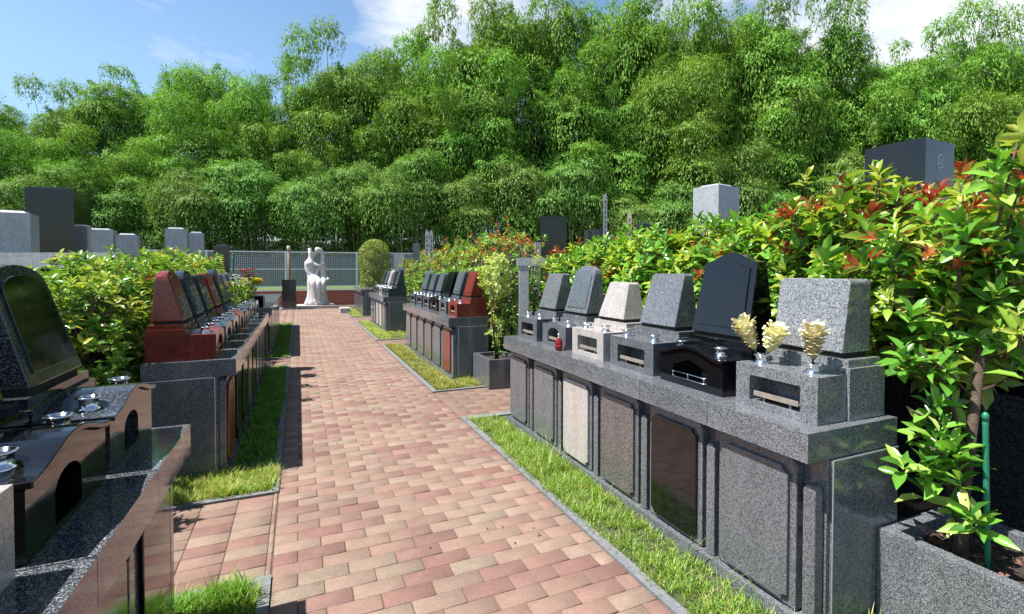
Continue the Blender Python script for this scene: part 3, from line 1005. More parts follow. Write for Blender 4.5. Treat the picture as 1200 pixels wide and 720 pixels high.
grass('grass', (-.95, -.17, 3.70, 4.06), 9000, .04, .08, .0045, M['grass_short'], 'sunlit turf patch at the near end of the second left-hand row', .7, .4)
grass('grass', (-.44, -.20, .9, 2.60), 8000, .04, .08, .0045, M['grass_deep'], 'green turf strip beside the nearest left-hand row', .7, .3)
grass('grass', (-.95, -.26, 2.47, 2.60), 3000, .04, .08, .0045, M['grass_deep'], 'turf at the far end of the nearest left-hand row', .7, .3)
grass('grass', (-.50, -.17, 9.27, 14.98), 8000, .03, .06, .007, M['grass_deep'], 'turf strip in front of the farthest left-hand row', .6, .3)

# ------------------------------------------------------------------ photinia shrubs
def shoots_to_mesh(S, red_p, leafL=.085, n_per=8, young_p=.35):
    """S: list of (pos, dir, is_top); each shoot ends in a rosette of broad leaves"""
    P, D, N, L, W, MI = [], [], [], [], [], []
    for p, d, top in S:
        d = d.normalized()
        u = d.orthogonal().normalized()
        v = d.cross(u)
        r = rnd.random()
        kind = 0
        if top > .5 and r < red_p: kind = 2
        elif r < red_p * .12: kind = 2
        elif rnd.random() < young_p * top: kind = 1
        a0 = rnd.uniform(0, 6.28)
        nn = n_per + rnd.randint(-2, 3)
        for k in range(nn):
            q = k / nn
            a = a0 + k * 2.4
            back = q * .055 * (leafL / .085)
            spread_ = .55 + 1.1 * q
            if kind == 2: spread_ *= .55
            o = (u * math.cos(a) + v * math.sin(a)) * spread_ + d * (1.1 - .9 * q)
            o.z -= .15 * q
            P.append(p - d * back); D.append(o)
            nv = d * 1.0 - (u * math.cos(a) + v * math.sin(a)) * .6
            N.append(nv + Vector((rnd.gauss(0, .25), rnd.gauss(0, .25), rnd.gauss(0, .25))))
            l_ = leafL * rnd.uniform(.65, 1.15) * (.6 + .4 * q + (.15 if kind == 0 else 0))
            L.append(l_); W.append(l_ * rnd.uniform(.36, .46))
            MI.append(kind if not (kind == 2 and q > .6) else 0)
    return mesh_from('foliage', [leaves(P, D, N, L, W, BROAD, MI)])

def shrub_protos(nprot, hw, hd, h, z0, count, red_p, leafL, inner=.25, nstem=5, shoot=.2):
    out = []
    for k in range(nprot):
        S = []
        bm = bmesh.new()
        stems = []
        for s in range(nstem):
            bx, by = rnd.uniform(-hd * .3, hd * .3), rnd.uniform(-hw * .6, hw * .6)
            tx, ty = bx + rnd.uniform(-.12, .12), by + rnd.uniform(-.2, .2)
            pts = [(bx, by, 0), ((bx + tx) / 2 + rnd.uniform(-.04, .04), (by + ty) / 2 + rnd.uniform(-.04, .04), h * .45), (tx, ty, h * .85)]
            tube(bm, pts, [.018, .013, .006], 6)
            stems.append(pts)
        for q in range(count):
            # points on an uneven, boxy-rounded shell
            while True:
                dv = Vector((rnd.gauss(0, 1), rnd.gauss(0, 1), rnd.gauss(0, 1)))
                if dv.length > .1: break
            m_ = max(abs(dv.x), abs(dv.y), abs(dv.z))
            dn = dv.normalized()
            bxn = dv / m_
            c = dn * .55 + bxn * .5
            lump = 1 + .14 * math.sin(dn.y * 9 + k * 2) * math.sin(dn.z * 7 + k) + .08 * math.sin(dn.y * 21 + k)
            rr = lump * (1 if rnd.random() > inner else rnd.uniform(.45, .9)) * rnd.uniform(.9, 1.04)
            cz = (z0 + h) / 2
            p = Vector((c.x * hd * rr, c.y * hw * rr, cz + c.z * (h - z0) / 2 * rr))
            if p.z < .12: continue
            dd = dn * .8 + Vector((0, 0, .75)) + Vector((rnd.gauss(0, .25), rnd.gauss(0, .25), rnd.gauss(0, .2)))
            top = 1 if p.z > h * .82 else (.5 if p.z > h * .6 else .15)
            if top == 1 and rnd.random() < shoot:
                p.z += rnd.uniform(.03, .16); dd = Vector((rnd.gauss(0, .15), rnd.gauss(0, .15), 1))
                tube(bm, [p - dd * .16, p], [.004, .0025], 5)
            S.append((p, dd, top))
            if rnd.random() < .25:
                st = rnd.choice(stems)
                a = Vector(st[1]).lerp(Vector(st[2]), rnd.random() * .9)
                tube(bm, [a, (a + p) / 2 + Vector((0, 0, -.03)), p - dd.normalized() * .02], [.006, .0045, .003], 5)
        me = shoots_to_mesh(S, red_p, leafL)
        bmesh.ops.recalc_face_normals(bm, faces=bm.faces)
        ms = bpy.data.meshes.new('branches'); bm.to_mesh(ms); bm.free()
        out.append((me, ms))
    return out
LM = [M['leaf_green'], M['leaf_young'], M['leaf_red']]
def place_shrub(pr, loc, rz, label, group, sc=1.0, leafmats=None, name='photinia_shrub', sxy=None):
    g = empty(name, loc, rz)
    g.scale = (sxy or sc, sxy or sc, sc)
    tag(g, label, 'shrub', group)
    link('foliage', pr[0], leafmats or LM, g)
    link('branches', pr[1], M['bark'], g)
    return g
near = shrub_protos(3, .46, .36, 1.80, .95, 430, .10, .12)
near_red = shrub_protos(1, .50, .38, 1.84, 1.0, 440, .42, .12, shoot=.35)
far = shrub_protos(3, .52, .40, 1.86, .15, 620, .35, .075, inner=.15)
far_red = shrub_protos(1, .6, .42, 1.95, .15, 620, .62, .08, inner=.15)
left = shrub_protos(3, .52, .34, 1.52, .10, 700, .02, .095, inner=.18, shoot=.05)

HR = 'photinia shrubs of the hedge behind the nearest right-hand row'
ys = [1.62, 2.25, 2.9, 3.55, 4.25, 4.85]
ls = ['photinia shrub right behind the nearest pale slab headstone', 'photinia shrub behind the wave-topped black headstone',
      'photinia shrub behind the grey headstone between the black and white graves', 'photinia shrub behind the rose white headstone',
      'photinia shrub behind the framed round-topped grey headstone', 'photinia shrub at the far end of the nearest right-hand hedge']
zs = [1.03, 1.0, .98, .97, .97, .93]
for i, (yy, lb_) in enumerate(zip(ys, ls)):
    place_shrub((near_red + near)[i] if i < 2 else near[i % 3], (2.98 + rnd.uniform(-.03, .05), yy, 0), (i % 2) * math.pi + rnd.uniform(-.2, .2), lb_, HR, zs[i])
ls2 = ['red tipped photinia shrub behind the near red grave of the second right-hand row', 'green and red photinia shrub at the middle of the second right-hand row',
       'photinia shrub behind the slate stones of the second right-hand row', 'photinia shrub near the far end of the second right-hand row',
       'photinia shrub between the second and third right-hand rows']
for i, yy in enumerate([6.7, 7.5, 8.3, 9.1, 9.9]):
    place_shrub((far_red + far)[i % 4] if i else far_red[0], (2.85, yy, 0), rnd.uniform(-.3, .3) + (i % 2) * math.pi, ls2[i], 'photinia shrubs behind the second right-hand row', [1.0, 1.05, .98, 1.0, .95][i])
ls3 = ['photinia shrub behind the blue grey grave of the third right-hand row', 'low photinia shrub in the middle of the third right-hand row', 'low photinia shrub at the far end of the third right-hand row']
for i, yy in enumerate([12.2, 13.2, 14.2]):
    place_shrub(far[i % 3], (2.95, yy, 0), rnd.uniform(-.3, .3), ls3[i], 'photinia shrubs behind the third right-hand row', .9)
marks = ['behind the cut-off black headstone by the left edge', 'behind the round-topped headstone of the nearest left-hand row', 'in the gap between the two nearest left-hand rows',
         'left of the near dark red headstone', 'behind the near dark red headstone', 'behind the blue grey headstone of the left-hand row', 'behind the second red headstone of the left-hand row',
         'behind the light grey headstone of the left-hand row', 'behind the bouquets of the left-hand row', 'beside the thin green stake']
for i, yy in enumerate([1.5, 2.3, 3.0, 3.75, 4.55, 5.4, 6.3, 7.2, 8.2, 9.2]):
    place_shrub(left[i % 3], ((-1.46 if i > 3 else -1.68), yy, 0), (i % 2) * math.pi + rnd.uniform(-.2, .2), 'light green hedge shrub ' + marks[i],
                'clipped shrubs of the left-hand hedge', [.82, .84, .88, .93, .97, 1.0, 1.02, 1.05, 1.06, 1.08][i], sxy=1.05)

# hero shrub in the corner planter
def hero():
    g = empty('photinia_tree', (2.44, 1.10, .36))
    tag(g, 'big photinia with bare trunk and red young leaves growing from the corner planter', 'shrub')
    bm = bmesh.new()
    trunk = [Vector(p) for p in ((0, 0, -.05), (.01, .0, .2), (.06, .0, .45), (.12, .0, .75), (.22, .0, 1.02), (.30, -.02, 1.3))]
    tube(bm, trunk, [.026, .021, .019, .018, .013, .007], 10)
    second = [Vector(p) for p in ((.10, .06, -.05), (.16, .09, .2), (.20, .12, .5), (.14, .2, .85), (.08, .3, 1.2))]
    tube(bm, second, [.017, .013, .012, .010, .006], 8)
    S = []
    def point(u):
        q = u * (len(trunk) - 1); i = min(int(q), len(trunk) - 2)
        return trunk[i].lerp(trunk[i + 1], q - i)
    def point2(u):
        q = u * (len(second) - 1); i = min(int(q), len(second) - 2)
        return second[i].lerp(second[i + 1], q - i)
    for k in range(50):
        u = rnd.uniform(.25, 1.0) ** .65
        b = point(u) if rnd.random() < .6 else point2(u)
        an = rnd.uniform(0, 6.28)
        # the crown opens towards the path side less than to the right
        lf = rnd.uniform(.18, .52) * (1.25 - .35 * u)
        hx, hy = math.cos(an), math.sin(an)
        up_ = rnd.uniform(.15, .75)
        e = b + Vector((hx * lf, hy * lf, up_ * lf * .9))
        wx = e.x + 2.44; wy = e.y + 1.10; wz = e.z + .36
        if wz < .70 and rnd.random() < .75: continue
        if wz < 1.30 and e.y < .02 and rnd.random() < .85: continue
        if wx < 2.46 and wz < 1.5 and wy > 1.2: e.x = 2.50 - 2.44
        if wx < 2.36: continue
        if wy < .72: e.y = .75 - 1.10
        m_ = b.lerp(e, .5) + Vector((0, 0, -.03))
        tube(bm, [b, m_, e], [.007, .005, .003], 6)
        for q in range(rnd.randint(3, 6) if wz < 1.35 else rnd.randint(5, 9)):
            f = rnd.uniform(.35, 1)
            p = (b.lerp(e, f)) + Vector((rnd.gauss(0, .055), rnd.gauss(0, .055), rnd.gauss(.02, .05)))
            d = Vector((hx * .5, hy * .5, .8)) + Vector((rnd.gauss(0, .3), rnd.gauss(0, .3), rnd.gauss(0, .3)))
            top = 1 if p.z + .36 > 1.52 else (.5 if p.z > .8 else .2)
            tube(bm, [b.lerp(e, f * .95), p - d.normalized() * .02], [.0035, .0025], 5)
            S.append((p, d, top))
    # low side branches hanging over the planter rim towards the row
    for b0, e0 in (((.01, .0, .22), (-.12, .10, .34)), ((.02, .0, .30), (-.16, .03, .44)), ((.0, .0, .15), (-.10, -.06, .26)), ((.05, .0, .42), (-.12, .12, .56)),
                   ((.1, .0, .6), (-.10, .10, .80))):
        b = Vector(b0); e = Vector(e0)
        tube(bm, [b, b.lerp(e, .5) + Vector((0, 0, .02)), e], [.006, .005, .003], 6)
        for q in range(4):
            p = b.lerp(e, .5 + .16 * q) + Vector((rnd.gauss(0, .03), rnd.gauss(0, .035), rnd.gauss(.01, .03)))
            S.append((p, Vector((rnd.gauss(-.2, .4), rnd.gauss(-.1, .4), .9)), .2))
    for dx, dy, zt_ in ((.06, -.13, 1.66), (.13, -.17, 1.74), (.20, -.10, 1.60), (.52, -.16, 1.72), (.47, -.26, 1.68), (.58, -.22, 1.60), (.40, -.18, 1.62), (.34, -.22, 1.50), (.30, -.10, 1.46), (.08, .05, 1.45), (-.02, .02, 1.40), (.20, .12, 1.48), (.46, -.25, 1.45)):
        b = Vector((dx * .7, dy * .6, zt_ - .35)); e = Vector((dx, dy, zt_))
        tube(bm, [b, e], [.006, .003], 6)
        for q in range(5):
            p = b.lerp(e, .3 + .17 * q)
            S.append((p + Vector((rnd.gauss(0, .02), rnd.gauss(0, .02), 0)), Vector((rnd.gauss(0, .5), rnd.gauss(0, .5), .9)), 1 if q > 2 else .6))
    me = shoots_to_mesh(S, .24, .112, 8)
    link('foliage', me, LM, g)
    bmesh.ops.recalc_face_normals(bm, faces=bm.faces)
    ms = bpy.data.meshes.new('trunk'); bm.to_mesh(ms); bm.free()
    link('trunk', ms, M['bark'], g)
hero()

# green plastic stakes
def stake(p0, p1, r, label):
    p0, p1 = Vector(p0), Vector(p1)
    bm = bmesh.new()
    n = 26
    pts = [p0.lerp(p1, k / n) for k in range(n + 1)]
    tube(bm, [p - p0 for p in pts], [r * (1 + .06 * (k % 2)) for k in range(n + 1)], 12)
    o = bm_obj('garden_stake', bm, M['green_plastic'], None, p0)
    tag(o, label, 'stake')
    d = (p1 - p0).normalized()
    bm = bmesh.new()
    tube(bm, [p1 - p0 - d * .01, p1 - p0 + d * .012, p1 - p0 + d * .022], [r * 1.22, r * 1.2, r * .6], 12)
    bm_obj('stake_cap', bm, M['green_plastic'], o)
stake((2.46, 1.02, .30), (2.42, 1.02, .93), .0095, 'green plastic garden stake pushed into the corner planter')
stake((-1.02, 9.6, 0), (-1.02, 9.6, 1.75), .014, 'thin green stake at the far end of the left-hand hedge')

# variegated plant in the second planter
def variegated():
    g = empty('variegated_shrub', (2.38, 6.05, .33))
    tag(g, 'yellow variegated shrub on bare stems in the narrow planter', 'shrub')
    bm = bmesh.new()
    S = []
    for k in range(5):
        b = Vector((rnd.uniform(-.05, .05), rnd.uniform(-.08, .08), -.03))
        e = Vector((rnd.uniform(-.16, .18), rnd.uniform(-.25, .25), rnd.uniform(.85, 1.15)))
        m_ = b.lerp(e, .5) + Vector((rnd.uniform(-.05, .05), rnd.uniform(-.05, .05), 0))
        tube(bm, [b, m_, e], [.011, .009, .005], 6)
        for q in range(12):
            f = rnd.uniform(.2, 1)
            S.append((b.lerp(e, f) + Vector((rnd.gauss(0, .04), rnd.gauss(0, .04), 0)), Vector((rnd.gauss(0, .6), rnd.gauss(0, .6), .7)), 0))
    for k in range(230):
        a, c = rnd.uniform(0, 6.28), rnd.uniform(-1, 1)
        s = math.sqrt(1 - c * c)
        rr = rnd.uniform(.75, 1.05)
        p = Vector((s * math.cos(a) * .19 * rr * (1 + .25 * math.sin(a * 3)), s * math.sin(a) * .24 * rr, 1.08 + c * .30 * rr))
        S.append((p, Vector((s * math.cos(a), s * math.sin(a), c + .6)), 0))
    me = shoots_to_mesh(S, 0, .062, 6, 0)
    link('foliage', me, M['leaf_variegated'], g)
    bmesh.ops.recalc_face_normals(bm, faces=bm.faces)
    ms = bpy.data.meshes.new('branches'); bm.to_mesh(ms); bm.free()
    link('branches', ms, M['bark'], g)
variegated()

# ------------------------------------------------------------------ topiary
def topiary(loc, r, h, label):
    g = empty('clipped_bush', loc)
    tag(g, label, 'shrub')
    n = 14000
    a = nrs.uniform(0, 2 * np.pi, n)
    u = nrs.uniform(0, 1, n)
    # upright body with domed top
    zz = u * h
    dome = h - r * 1.0
    rad = np.where(zz < dome, r * (.80 + .20 * np.sin(np.clip(zz / dome, 0, 1) * np.pi / 2)), r * np.sqrt(np.clip(1 - ((zz - dome) / (h - dome)) ** 2, 0, 1)))
    rad = rad * (1 + .05 * np.sin(a * 5 + zz * 6) + .04 * np.sin(zz * 13 + a * 3)) * nrs.uniform(.9, 1.02, n)
    P = np.stack([rad * np.cos(a), rad * np.sin(a), zz], 1)
    nz = np.where(zz < dome, .1, (zz - dome) / (h - dome))
    Nn = np.stack([np.cos(a) * (1 - nz * .7), np.sin(a) * (1 - nz * .7), nz], 1)
    D = Nn * .5 + nrs.normal(0, .7, (n, 3))
    link('foliage', mesh_from('foliage', [leaves(P, D, Nn + nrs.normal(0, .3, (n, 3)), nrs.uniform(.04, .07, n), .04, DIAMOND)]), M['topiary_leaf'], g)
    bm = bmesh.new()
    tube(bm, [(0, 0, 0), (0, 0, h * .5), (0, 0, h * .8)], [.06, .05, .02], 8)
    for k in range(8):
        an = k * .8
        tube(bm, [(0, 0, h * .2 + k * .1), (math.cos(an) * r * .8, math.sin(an) * r * .8, h * .35 + k * .12)], [.02, .008], 5)
    bm_obj('trunk', bm, M['bark'], g)
topiary((2.74, 20.0, .0), .56, 2.66, 'tall dome-clipped bush before the white mesh fence right of the statue')
topiary((4.3, 17.6, .0), .55, 2.2, 'dome-clipped bush half hidden behind the third right-hand row')

# ------------------------------------------------------------------ statue
def statue():
    g = empty('marble_statue', (.64, 21.0, 0))
    tag(g, 'white marble statue of embracing mother and child at the end of the path', 'statue')
    box('statue_slab', -.72, .66, -.62, .55, -.01, .115, M['slab'], g, .01)
    K = .00425
    def P(cx, cy, y): return ((cx - 232) * K, y, (640 - cy) * K - .02)
    def skin(chains, name, sub=2):
        me = bpy.data.meshes.new(name)
        V, E, Rr, idx = [], [], [], {}
        for ch in chains:
            prev = None
            for key, p, r in ch:
                if key and key in idx:
                    i = idx[key]
                else:
                    i = len(V); V.append(p); Rr.append(r)
                    if key: idx[key] = i
                if prev is not None: E.append((prev, i))
                prev = i
        me.from_pydata(V, E, [])
        o = bpy.data.objects.new(name, me)
        COL.objects.link(o)
        o.modifiers.new('skin', 'SKIN')
        for i, r in enumerate(Rr):
            me.skin_vertices[0].data[i].radius = (r * 1.25 + .008,) * 2
        me.skin_vertices[0].data[0].use_root = True
        s = o.modifiers.new('sub', 'SUBSURF'); s.levels = sub; s.render_levels = sub
        dg = bpy.context.evaluated_depsgraph_get()
        me2 = bpy.data.meshes.new_from_object(o.evaluated_get(dg))
        bpy.data.objects.remove(o)
        me2.polygons.foreach_set('use_smooth', [True] * len(me2.polygons))
        o2 = bpy.data.objects.new(name, me2)
        me2.materials.clear(); me2.materials.append(M['marble'])
        COL.objects.link(o2)
        o2.parent = g
        return o2
    mother = [
        [('hip', P(205, 375, .02), .17), ('waist', P(185, 310, .02), .115), ('chest', P(172, 235, .0), .145), ('sh', P(172, 205, .0), .11), ('neck', P(186, 180, .0), .055), ('head', P(200, 150, -.01), .105), (None, P(212, 118, -.01), .115)],
        [('head', None, 0), (None, P(180, 120, .05), .06), (None, P(176, 82, .06), .045)],
        [('sh', None, 0), (None, P(146, 225, -.02), .06), (None, P(152, 290, -.08), .05), (None, P(180, 345, -.14), .042), (None, P(222, 350, -.2), .035)],
        [('sh', None, 0), (None, P(200, 225, -.10), .06), (None, P(235, 245, -.14), .048), (None, P(275, 240, -.12), .04), (None, P(292, 222, -.08), .035)],
        [('hip', None, 0), (None, P(195, 385, -.18), .13), (None, P(200, 400, -.36), .105), (None, P(215, 470, -.38), .08), (None, P(222, 560, -.38), .055), (None, P(218, 585, -.44), .05)],
        [('hip', None, 0), (None, P(240, 385, -.18), .12), (None, P(250, 400, -.36), .10), (None, P(245, 470, -.38), .075), (None, P(240, 560, -.38), .055), (None, P(252, 585, -.44), .05)],
    ]
    child = [
        [('hip', P(290, 372, -.02), .115), ('waist', P(292, 320, .0), .095), ('chest', P(288, 262, .0), .105), ('sh', P(290, 225, .0), .075), ('neck', P(288, 190, .0), .055), (None, P(292, 150, .0), .055), (None, P(280, 108, .0), .05), ('head', P(252, 98, -.02), .09), (None, P(218, 100, -.03), .09)],
        [('chest', None, 0), (None, P(262, 262, -.08), .05), (None, P(235, 300, -.12), .042), (None, P(228, 340, -.16), .036)],
        [('hip', None, 0), (None, P(290, 385, -.2), .085), (None, P(290, 400, -.34), .075), (None, P(285, 450, -.36), .055), (None, P(278, 500, -.34), .045)],
        [('hip', None, 0), (None, P(320, 380, -.1), .06), (None, P(335, 362, -.2), .045), (None, P(325, 385, -.25), .04)],
    ]
    for fig in (mother, child):
        pos = {}
        for ch in fig:
            for j, (k, p, r) in enumerate(ch):
                if p is not None and k: pos[k] = (p, r)
                elif p is None: ch[j] = (k, pos[k][0], pos[k][1])
    skin(mother, 'mother_figure')
    skin(child, 'child_figure')
    # draped rock they sit on: flaring folds
    bm = bmesh.new()
    seg = 72
    prof = [(.12, .42, .30), (.17, .44, .33), (.24, .40, .30), (.45, .335, .26), (.75, .315, .25), (1.0, .335, .27), (1.13, .34, .26), (1.18, .26, .18)]
    rings = []
    for z, rx, ry in prof:
        rg = []
        for k in range(seg):
            a = 2 * math.pi * k / seg
            fold = 1 + (.085 * math.sin(a * 11 + z * .8) + .04 * math.sin(a * 19 + 1)) * (1.0 if z < 1.1 else .3)
            rg.append(bm.verts.new((.02 + rx * fold * math.cos(a), .08 + ry * fold * math.sin(a), z)))
        rings.append(rg)
    for a, b in zip(rings, rings[1:]):
        for k in range(seg):
            bm.faces.new((a[k], a[(k + 1) % seg], b[(k + 1) % seg], b[k]))
    bm.faces.new(rings[-1]); bm.faces.new(rings[0])
    bm_obj('draped_seat', bm, M['marble'], g, smooth=True)
statue()

# black pillar, wooden post
pb = empty('black_pillar', (-.33, 20.4, 0)); tag(pb, 'plain black stone pillar standing left of the white statue', 'pillar')
box('pillar_shaft', -.24, .24, -.14, .14, -.01, 1.12, M['g_dark'], pb, .012)
box('pillar_foot', -.30, .30, -.20, .20, -.012, .04, M['footing'], pb, .006)
wp = empty('wooden_post', (-.36, 21.6, 0)); tag(wp, 'tall weathered wooden post with a pale cap behind the black pillar', 'post')
bm = bmesh.new(); tube(bm, [(0, 0, 0), (0.01, 0, 1.2), (0, 0, 2.25)], [.065, .06, .055], 10); bm_obj('post_shaft', bm, M['wood'], wp)
bm = bmesh.new(); tube(bm, [(0, 0, 2.25), (0, 0, 2.44)], [.068, .062], 10); bm_obj('post_cap', bm, M['slab'], wp)
box('bollard_box', 1.30, 1.62, 17.9, 18.5, 0, .17, M['slab'], None, .01)
bpy.data.objects['bollard_box'].name = 'stone_step'
tag(bpy.data.objects['stone_step'], 'small white stone step at the kerb before the brick wall', 'step')

# ------------------------------------------------------------------ brick wall, lawn, fence
box('brick_wall', -14, 16, 22.4, 22.62, -.02, .60, M['brickwall'], None, 0)
bw_ = bpy.data.objects['brick_wall']; tag(bw_, 'low red brick retaining wall running behind the statue', 'wall')
bm = bmesh.new(); add_box(bm, -14, 16, 22.37, 22.66, .602, .64); bevel(bm, .008)
bm_obj('wall_coping', bm, M['slab'], bw_)
# raised lawn and rising wooded bank as one terrain sheet
bm = bmesh.new()
nx, ny = 60, 40
X0, X1, Y0, Y1 = -90, 90, 22.62, 110
gv = []
for j in range(ny + 1):
    row = []
    fy = (j / ny) ** 1.5
    for i in range(nx + 1):
        x = X0 + (X1 - X0) * i / nx
        y = Y0 + (Y1 - Y0) * fy
        d = (Vector((x, y, 0)).dot(FW)) 
        z = .66 + max(0, y - 29) * .10 + (.12 * math.sin(x * .5) * math.sin(y * .4) if y > 27 else 0)
        row.append(bm.verts.new((x, y, min(z, 5.5))))
    gv.append(row)
for j in range(ny):
    for i in range(nx):
        f = bm.faces.new((gv[j][i], gv[j][i + 1], gv[j + 1][i + 1], gv[j + 1][i]))
        f.material_index = 0 if j < 7 else 1
o = bm_obj('lawn', bm, [M['lawn_base'], M['bank']], smooth=True); o['kind'] = 'structure'
grass('grass', (-8, 9, 22.7, 26.3), 30000, .05, .10, .03, M['grass_short'], 'pale green lawn behind the brick wall', .7, .3)

ww = box('retaining_wall', -30, 17, 27.0, 27.25, .3, 2.12, M['wall_grey'], None, .01)
tag(ww, 'long plain grey wall behind the white mesh fence', 'wall')
fence = empty('mesh_fence', (0, 24.0, .66)); tag(fence, 'white mesh fence on the lawn behind the brick wall', 'fence')
k = 0
FX0 = -12.52
for i in range(9):
    x = FX0 + 3 * i
    bm = bmesh.new(); add_box(bm, x - .035, x + .035, -.035, .035, -.02, 1.66)
    bm_obj('fence_post', bm, M['white_paint'], fence)
    if i == 8: continue
    bm = bmesh.new()
    for z in (1.62, .86, .10):
        add_box(bm, x + .036, x + 2.964, -.022, .022, z - .022, z + .022)
    bm_obj('fence_rail', bm, M['white_paint'], fence)
    bm = bmesh.new()
    xx = x + .08
    while xx < x + 2.95:
        add_box(bm, xx - .007, xx + .007, .024, .034, .08, 1.64); xx += .075
    z = .16
    while z < 1.6:
        add_box(bm, x + .036, x + 2.964, .035, .041, z - .006, z + .006); z += .075
    bm_obj('mesh_panel', bm, M['wire'], fence)

# ------------------------------------------------------------------ tall tombs
def cam_pt(u, w_, v=None):
    p = FW * w_ + RT * ((u - 600) / 581.0 * w_)
    z = HCAM + (315 - (v if v is not None else 315)) / 581.0 * w_
    return p.x, p.y, z
def tomb(u0, u1, vt, w_, m, label, rz=0, crown=True, depth=None, cat='tomb', rounded=False, group=None):
    x0, y0, zt = cam_pt(u0, w_, vt)
    x1, y1, _ = cam_pt(u1, w_, vt)
    wd = math.hypot(x1 - x0, y1 - y0) / 2
    dp = (depth or wd * 2) / 2
    cx, cy = (x0 + x1) / 2 - math.sin(rz) * dp, (y0 + y1) / 2 + math.cos(rz) * dp
    g = empty('tall_tomb', (cx, cy, 0), rz)
    tag(g, label, cat, group)
    box('lower_base', -wd * 2.0, wd * 2.0, -dp * 2.0, dp * 2.0, -.02, .35, M['g_tomb'], g, .01)
    box('upper_base', -wd * 1.5, wd * 1.5, -dp * 1.5, dp * 1.5, .3505, .68, m, g, .01)
    bm = bmesh.new()
    add_box(bm, -wd, wd, -dp, dp, .681, zt - (.03 if crown else 0))
    bevel(bm, .05 if rounded else .012, 4 if rounded else 2)
    bm_obj('pillar', bm, m, g)
    if crown:
        bm = bmesh.new()
        a, b = wd * .78, dp * .78
        vs1 = [bm.verts.new(p) for p in ((-a, -b, zt - .031), (a, -b, zt - .031), (a, b, zt - .031), (-a, b, zt - .031))]
        vs2 = [bm.verts.new(p) for p in ((-a * .8, -b * .8, zt + .012), (a * .8, -b * .8, zt + .012), (a * .8, b * .8, zt + .012), (-a * .8, b * .8, zt + .012))]
        bm.faces.new(vs2)
        for k_ in range(4): bm.faces.new((vs1[k_], vs1[(k_ + 1) % 4], vs2[(k_ + 1) % 4], vs2[k_]))
        bm_obj('crown_block', bm, m, g)
    return g
yr = -yaw
tomb(-8, 30, 246, 8, M['g_tomb'], 'pale grey tall tomb cut by the left picture edge', .15)
tomb(38, 82, 218, 10, M['g_black'], 'tall glossy black tomb at the left, highest stone of the left side', .02, depth=1.0)
tomb(104, 130, 267, 14, M['g_tomb'], 'pale grey tomb just right of the tall black tomb', .1)
tomb(139, 159, 273, 14, M['g_tomb'], 'shorter pale grey tomb second right of the tall black tomb', .1)
tomb(196, 217, 266, 14, M['g_tomb'], 'taller of the two adjoining grey tombs above the left-hand hedge', .1)
tomb(223, 238, 271, 15, M['g_tomb'], 'shorter of the two adjoining grey tombs above the left-hand hedge', .1)
tomb(252, 268, 286, 17, M['g_dark'], 'small dark tomb in front of the fence left end', .1)
tomb(809, 843, 216, 9, M['g_tomb'], 'tall pale grey tomb pillar above the right-hand hedge', -1.4, depth=.62)
bt_ = tomb(1014, 1076, 166, 7, M['g_black'], 'tall black tomb with carved crest rising above the right-hand shrubs', -1.5, depth=.80)
# carved crest on the side of the black tomb: ring with four slanting leaves
pil_ = [c_ for c_ in bt_.children if c_.name.startswith('pillar')][0]
wx_ = max(v_.co.x for v_ in pil_.data.vertices)
zt_ = max(v_.co.z for v_ in pil_.data.vertices)
bm = bmesh.new()
for k_ in range(28):
    a_, b_ = 2 * math.pi * k_ / 28, 2 * math.pi * (k_ + .99) / 28
    q_ = [bm.verts.new((wx_ + .003, r_ * math.cos(t_), zt_ - .28 + r_ * math.sin(t_))) for r_, t_ in ((.085, a_), (.10, a_), (.10, b_), (.085, b_))]
    bm.faces.new(q_)
for k_ in range(4):
    a_ = math.pi / 2 * k_ + .5
    pts_ = [(0.012, a_), (.045, a_ + .45), (.075, a_), (.045, a_ - .45)]
    bm.faces.new([bm.verts.new((wx_ + .003, r_ * math.cos(t_), zt_ - .28 + r_ * math.sin(t_))) for r_, t_ in pts_])
bm_obj('carved_crest', bm, M['joint'], pil_)
tomb(633, 664, 253, 12, M['g_black'], 'black rounded tomb above the middle of the right-hand hedge', -.3, rounded=True, crown=False)
tomb(689, 708, 268, 14, M['g_dark'], 'low dark tomb beside the tall grey wooden grave tablet', -.3, crown=False)
tomb(750, 781, 260, 11, M['g_dark'], 'dark tomb with chamfered top left of the tall pale tomb', -.3)
tomb(589, 606, 280, 9, M['g_slate'], 'grey tomb pillar above the granite plot frame', -.2, crown=False)
tomb(609, 617, 285, 9.6, M['g_tomb'], 'narrow pale pillar right beside the grey tomb above the plot frame', -.2, crown=False)
tomb(484, 492, 284, 13, M['g_slate'], 'small grey tomb at the left of the red tipped shrubs', -.2, crown=False)
tomb(462, 474, 296, 19, M['g_tomb'], 'small pale tomb behind the third right-hand row', -.2, crown=False)
tomb(627, 634, 283, 8.5, M['g_white'], 'narrow white tomb pillar before the black rounded tomb', -.2, crown=False)
# stone plot rail at the left
rl = empty('plot_rail', (-3.1, 8.9, 0), -yaw + .0); tag(rl, 'long grey granite rail below the tall tombs at the left', 'rail')
box('rail_beam', -3.2, 1.0, -.12, .12, 1.52, 1.735, M['g_tomb'], rl, .01)
for xx in (-2.8, -1.2, .6):
    box('rail_post', xx - .12, xx + .12, -.11, .11, -.02, 1.519, M['g_tomb'], rl, .01)
